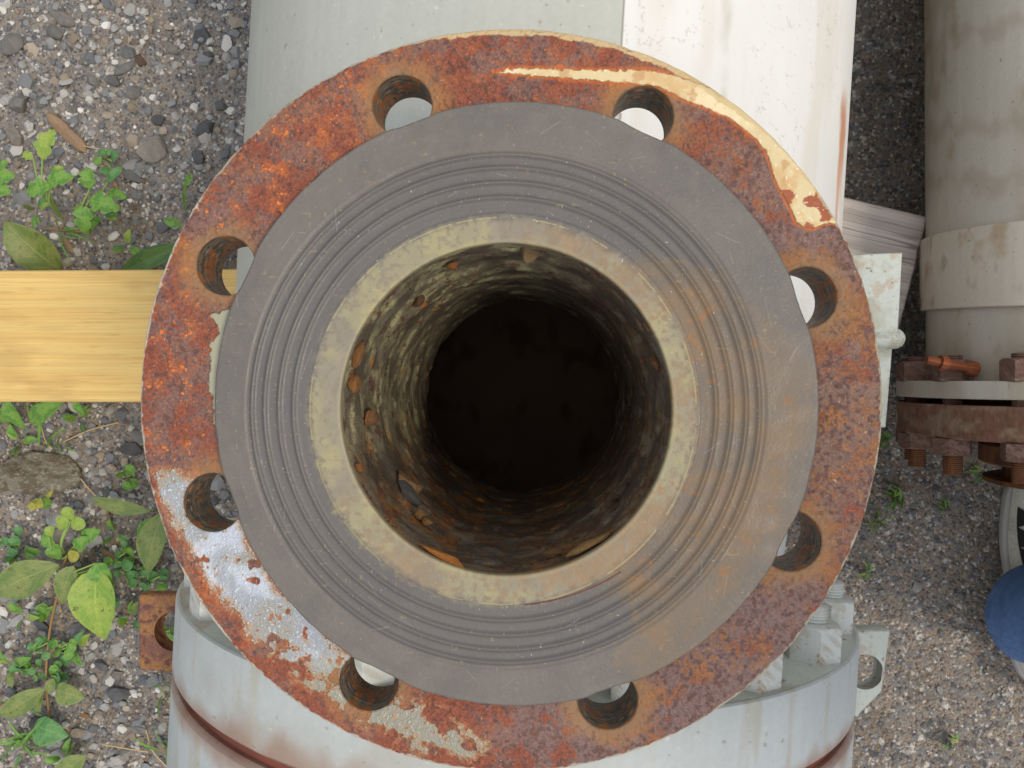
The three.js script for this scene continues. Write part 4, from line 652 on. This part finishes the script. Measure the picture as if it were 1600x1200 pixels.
// ---------------------------------------------------------------- bystander in jeans standing beside the dull pipe
function sdfMesh(bounds, res, sdf) {
  const [x0, x1, y0, y1, z0, z1] = bounds, mc = new MarchingCubes(res, new THREE.MeshBasicMaterial(), false, false, 400000);
  mc.isolation = 0; const h = res / 2, X = (i) => lerp(x0, x1, ((i - h) / h + 1) / 2), Y = (i) => lerp(y0, y1, ((i - h) / h + 1) / 2), Z = (i) => lerp(z0, z1, ((i - h) / h + 1) / 2);
  for (let k = 0; k < res; k++) for (let j = 0; j < res; j++) for (let i = 0; i < res; i++) mc.field[i + j * res + k * res * res] = -sdf(X(i), Y(j), Z(k));
  mc.update();
  const n = mc.count, p = new Float32Array(n * 3); for (let i = 0; i < n; i++) { p[i * 3] = lerp(x0, x1, (mc.positionArray[i * 3] + 1) / 2); p[i * 3 + 1] = lerp(y0, y1, (mc.positionArray[i * 3 + 1] + 1) / 2); p[i * 3 + 2] = lerp(z0, z1, (mc.positionArray[i * 3 + 2] + 1) / 2); }
  let g = new THREE.BufferGeometry(); g.setAttribute('position', new THREE.BufferAttribute(p, 3)); g = mergeVertices(g, 1e-5); g.computeVertexNormals();
  const q = g.attributes.position, uv = []; for (let i = 0; i < q.count; i++) uv.push((q.getX(i) + q.getZ(i)) * 2, q.getY(i) * 2); g.setAttribute('uv', new THREE.Float32BufferAttribute(uv, 2));
  return g;
}
const cap = (a, b, ra, rb) => { const dx = b[0] - a[0], dy = b[1] - a[1], dz = b[2] - a[2], l2 = dx * dx + dy * dy + dz * dz; return (x, y, z) => { const t = clamp(((x - a[0]) * dx + (y - a[1]) * dy + (z - a[2]) * dz) / l2); return Math.hypot(x - a[0] - t * dx, y - a[1] - t * dy, z - a[2] - t * dz) - lerp(ra, rb, t); }; };
const smin = (a, b, k) => { const h = Math.max(k - Math.abs(a - b), 0) / k; return Math.min(a, b) - h * h * k * 0.25; };
const join = (list, k) => (x, y, z) => { let d = list[0](x, y, z); for (let i = 1; i < list.length; i++) d = smin(d, list[i](x, y, z), k); return d; };
{
  // feet point along -z, the trunk is bent over towards the flange; joints in world metres, relative to the standing point
  const O = [0.73, 0, 0.24], J = (x, y, z) => [x - O[0], y, z - O[2]];
  const who = thing('person', 'person in blue jeans and white shoes with black zigzag trim standing on the gravel', 'person', O, 0);
  const skin = new THREE.MeshPhysicalMaterial({ color: new THREE.Color().setRGB(0.5, 0.3, 0.21), roughness: 0.6 });
  const pel = J(0.735, 0.97, 0.27), che = J(0.735, 1.22, 0.265), nk = J(0.735, 1.42, 0.27), hc = J(0.73, 1.585, 0.235), sL = J(0.555, 1.385, 0.275), sR = J(0.915, 1.385, 0.275);
  const eL = J(0.505, 1.10, 0.3), eR = J(0.965, 1.10, 0.3), wL = J(0.505, 0.865, 0.22), wR = J(0.965, 0.865, 0.22);
  const F = V(-0.3, -0.42, -0.85).normalize(), Lt = V(0, 1, 0).cross(F).normalize(), U = F.clone().cross(Lt).normalize();
  const local = (x, y, z) => { const q = V(x - hc[0], y - hc[1], z - hc[2]); return [q.dot(Lt), q.dot(U), -q.dot(F)]; };
  const headS = (x, y, z) => {
    const [a, b, c] = local(x, y, z); let d = Math.hypot(a / 0.076, b / 0.115, c / 0.096) * 0.09 - 0.09;
    d = smin(d, cap([0, -0.06, -0.03], [0, -0.085, -0.055], 0.045, 0.034)(a, b, c), 0.03); d = smin(d, cap([0, 0.005, -0.09], [0, -0.022, -0.112], 0.011, 0.015)(a, b, c), 0.012);
    d = Math.max(d, -(cap([-0.022, -0.055, -0.1], [0.022, -0.055, -0.1], 0.006, 0.006)(a, b, c)));
    for (const s of [-1, 1]) { d = smin(d, cap([s * 0.077, 0.025, 0.01], [s * 0.075, -0.02, 0.004], 0.013, 0.01)(a, b, c), 0.008); d = Math.max(d, -(Math.hypot(a - s * 0.032, b - 0.018, c + 0.096) - 0.014)); d = Math.min(d, Math.hypot(a - s * 0.032, b - 0.018, c + 0.083) - 0.012); }
    return d;
  };
  const armS = join([cap(sL, eL, 0.045, 0.038), cap(eL, wL, 0.038, 0.027)], 0.02), armS2 = join([cap(sR, eR, 0.045, 0.038), cap(eR, wR, 0.038, 0.027)], 0.02);
  const trunk = join([cap(pel, che, 0.1, 0.1), cap(che, nk, 0.1, 0.06), cap(sL, sR, 0.05, 0.05), cap(nk, hc, 0.058, 0.055)], 0.04);
  const bodyS = (x, y, z) => Math.min(smin(smin(trunk(x, y, z), headS(x, y, z), 0.03), armS(x, y, z), 0.03), armS2(x, y, z));
  // a hand from the wrist, flat along the thigh: palm, four fingers, thumb
  const hand = (w, dir, wide, thumbSide) => {
    const d = V(...dir).normalize(), s = V(...wide).normalize(), n = d.clone().cross(s).normalize(), at = (a, b, c = 0) => { const q = V(...w).addScaledVector(d, a).addScaledVector(s, b).addScaledVector(n, c); return [q.x, q.y, q.z]; }, out = [];
    for (const b of [-0.024, 0, 0.024]) out.push(cap(at(-0.01, b * 0.6), at(0.085, b * 1.15), 0.017, 0.0135));
    [0.072, 0.08, 0.075, 0.058].forEach((l, k) => { const b = (-0.031 + k * 0.021) * -thumbSide; out.push(cap(at(0.088, b), at(0.088 + l * 0.5, b * 1.1, 0.004), 0.0095, 0.009), cap(at(0.088 + l * 0.5, b * 1.1, 0.004), at(0.088 + l, b * 1.12, -0.006), 0.0088, 0.0072)); });
    out.push(cap(at(0.015, thumbSide * 0.03), at(0.05, thumbSide * 0.056), 0.014, 0.0105), cap(at(0.05, thumbSide * 0.056), at(0.08, thumbSide * 0.062), 0.0102, 0.0085));
    return join(out, 0.005);
  };
  const hL = hand(wL, [0.02, -0.97, -0.22], [0, 0.2, -0.95], 1), hR = hand(wR, [-0.02, -0.97, -0.22], [0, 0.2, -0.95], 1);
  const around = (w) => [w[0] - 0.11, w[0] + 0.11, w[1] - 0.2, w[1] + 0.03, w[2] - 0.13, w[2] + 0.13];
  const b0 = J(0.36, 0.78, 0.02), b1 = J(1.11, 1.76, 0.52);
  mesh('body', mergeGeometries([sdfMesh([b0[0], b1[0], b0[1], b1[1], b0[2], b1[2]], 96, bodyS), sdfMesh(around(wL), 60, hL), sdfMesh(around(wR), 60, hR)]), skin, who);
  const denim = mat(tex(256, 256, (u, v, o) => { const n = fbm(u * 6, v * 6, 4, 3), f = vn(u * 150, v * 150, 4), tw = 0.5 + 0.5 * Math.sin((u + v) * 900); o[0] = 88; o[1] = 122; o[2] = 172; mixc(o, [128, 160, 200], ss(0.42, 0.65, n)); const k = 0.88 + 0.14 * f + 0.1 * tw; o[0] *= k; o[1] *= k; o[2] *= k; o[3] = 0.5 * f + 0.5 * tw; }, THREE.MirroredRepeatWrapping, false), 0.0006, { roughness: 0.85 });
  const wr = (x, y, z) => 0.022 * (fbm(y * 16 + x * 5, z * 9 + 5, 3, 4) - 0.5);
  const hips = [J(0.65, 0.9, 0.26), J(0.815, 0.9, 0.26)], legs = [];
  [-1, 1].forEach((s, k) => legs.push(cap([s * 0.118 - 0.024, 0.03, 0.03], [s * 0.11, 0.49, 0.0], 0.062, 0.068), cap([s * 0.11, 0.49, 0.0], hips[k], 0.07, 0.094)));
  legs.push(cap(hips[0], hips[1], 0.1, 0.1), cap(pel, J(0.735, 0.99, 0.27), 0.115, 0.12));
  const jeansS = join(legs, 0.05);
  mesh('jeans', sdfMesh([-0.3, 0.32, 0.03, 1.12, -0.14, 0.3], 96, (x, y, z) => Math.max(jeansS(x, y, z) + wr(x, y, z), 0.06 - y)), denim, who);
  const cloth = new THREE.MeshPhysicalMaterial({ color: new THREE.Color().setRGB(0.2, 0.22, 0.24), roughness: 0.95, sheen: 0.3 });
  const sleeve = (a, b, t) => [lerp(a[0], b[0], t), lerp(a[1], b[1], t), lerp(a[2], b[2], t)];
  const shirtS = join([cap(sleeve(pel, che, 0.1), che, 0.137, 0.14), cap(che, nk, 0.135, 0.075), cap(sleeve(che, sL, 0.45), sleeve(che, sR, 0.45), 0.11, 0.11), cap(sL, sR, 0.064, 0.064), cap(sL, eL, 0.062, 0.054), cap(sR, eR, 0.062, 0.054), cap(eL, sleeve(eL, wL, 0.85), 0.053, 0.042), cap(eR, sleeve(eR, wR, 0.85), 0.053, 0.042)], 0.04);
  mesh('shirt', sdfMesh([b0[0], b1[0], b0[1], b1[1] - 0.2, b0[2], b1[2]], 90, (x, y, z) => Math.max(shirtS(x, y, z) + wr(x, y, z) * 0.8, y - 1.475)), cloth, who);
  const hairM = new THREE.MeshStandardMaterial({ color: new THREE.Color().setRGB(0.05, 0.03, 0.02), roughness: 0.7 });
  mesh('hair', sdfMesh([hc[0] - 0.16, hc[0] + 0.16, hc[1] - 0.16, hc[1] + 0.16, hc[2] - 0.16, hc[2] + 0.16], 64, (x, y, z) => { const [a, b, c] = local(x, y, z); return Math.max(Math.hypot(a / 0.086, (b - 0.012) / 0.118, (c - 0.012) / 0.104) * 0.095 - 0.095 + 0.006 * (vn(a * 160, c * 160 + b * 40, 4) - 0.5), (-c - 0.035 - Math.max(0, b - 0.06) * 2.2), -0.06 - b); }), hairM, who);
  // shoes
  const upper = mat(tex(256, 256, (u, v, o) => { const n = fbm(u * 8, v * 8, 4, 3), f = vn(u * 90, v * 90, 4); o[0] = 228; o[1] = 227; o[2] = 216; mixc(o, [206, 202, 186], ss(0.45, 0.7, n)); const k = 0.95 + 0.1 * f; o[0] *= k; o[1] *= k; o[2] *= k; o[3] = f; }, THREE.MirroredRepeatWrapping, false), 0.0004, { roughness: 0.6 });
  const soleM = new THREE.MeshStandardMaterial({ color: new THREE.Color().setRGB(0.5, 0.49, 0.46), roughness: 0.8 }), blackM = new THREE.MeshStandardMaterial({ color: new THREE.Color().setRGB(0.02, 0.02, 0.024), roughness: 0.6 });
  const half = (v) => 0.018 + 0.032 * Math.pow(Math.sin(Math.PI * Math.min(1, 0.14 + v * 0.9)), 0.55) - 0.008 * Math.exp(-Math.pow((v - 0.55) / 0.16, 2));       // v: 0 toe, 1 heel
  for (const s of [-1, 1]) {
    const cx = s * 0.112 + (s < 0 ? 0.012 : 0), z0 = -0.135, L = 0.275;
    const ptS = (u, v, out = 0) => { const a = u * Math.PI, w = half(v) * (v < 0.06 ? Math.sqrt(v / 0.06) * 0.4 + 0.6 : v > 0.95 ? Math.sqrt((1 - v) / 0.05) * 0.45 + 0.55 : 1) + out + 0.002, top = 0.035 + 0.055 * ss(0.15, 0.6, v) - 0.012 * ss(0.0, 0.12, 0.12 - v); const c = Math.cos(a), q = Math.sin(a); return [cx + Math.sign(c) * Math.pow(Math.abs(c), 0.7) * w, 0.02 + (top + out) * Math.pow(q, 0.8), z0 + L * v]; };
    const sh = new THREE.Group(); sh.name = 'shoe'; who.add(sh);
    mesh('shoe_upper', grid(28, 40, (u, v) => [...ptS(u, v), u, v * 2]), upper, sh);
    const sg = grid(60, 4, (u, v) => { const a = u * 2 * Math.PI, vv = 0.5 - 0.5 * Math.cos(a), sd = Math.sin(a) > 0 ? 1 : -1, e = Math.sqrt(Math.abs(Math.sin(a))), w = (half(vv) + 0.0025) * Math.min(1, e * 1.25); return v > 0.9 ? [cx + sd * w * 0.2, 0.026, z0 + L * vv] : [cx + sd * w * (1 + 0.03 * Math.sin(v * 4)), 0.001 + v * 0.02, z0 - 0.004 + (L + 0.008) * vv]; });
    mesh('shoe_sole', sg, soleM, sh);
    for (const side of [0, 1]) for (let k = 0; k < 8; k++) {   // black triangles along the side
      const v0 = 0.2 + k * 0.085; const tri = (t, w) => { const u0 = 0.1 + 0.26 * t, u = side ? 1 - u0 : u0; return ptS(u, v0 + w * 0.045 * (1 - t), 0.0016); };
      mesh('zigzag_stripe', grid(2, 5, (u, v) => tri(v, u * 2 - 1)), blackM, sh);
    }
  }
}

renderer.render(scene, camera);
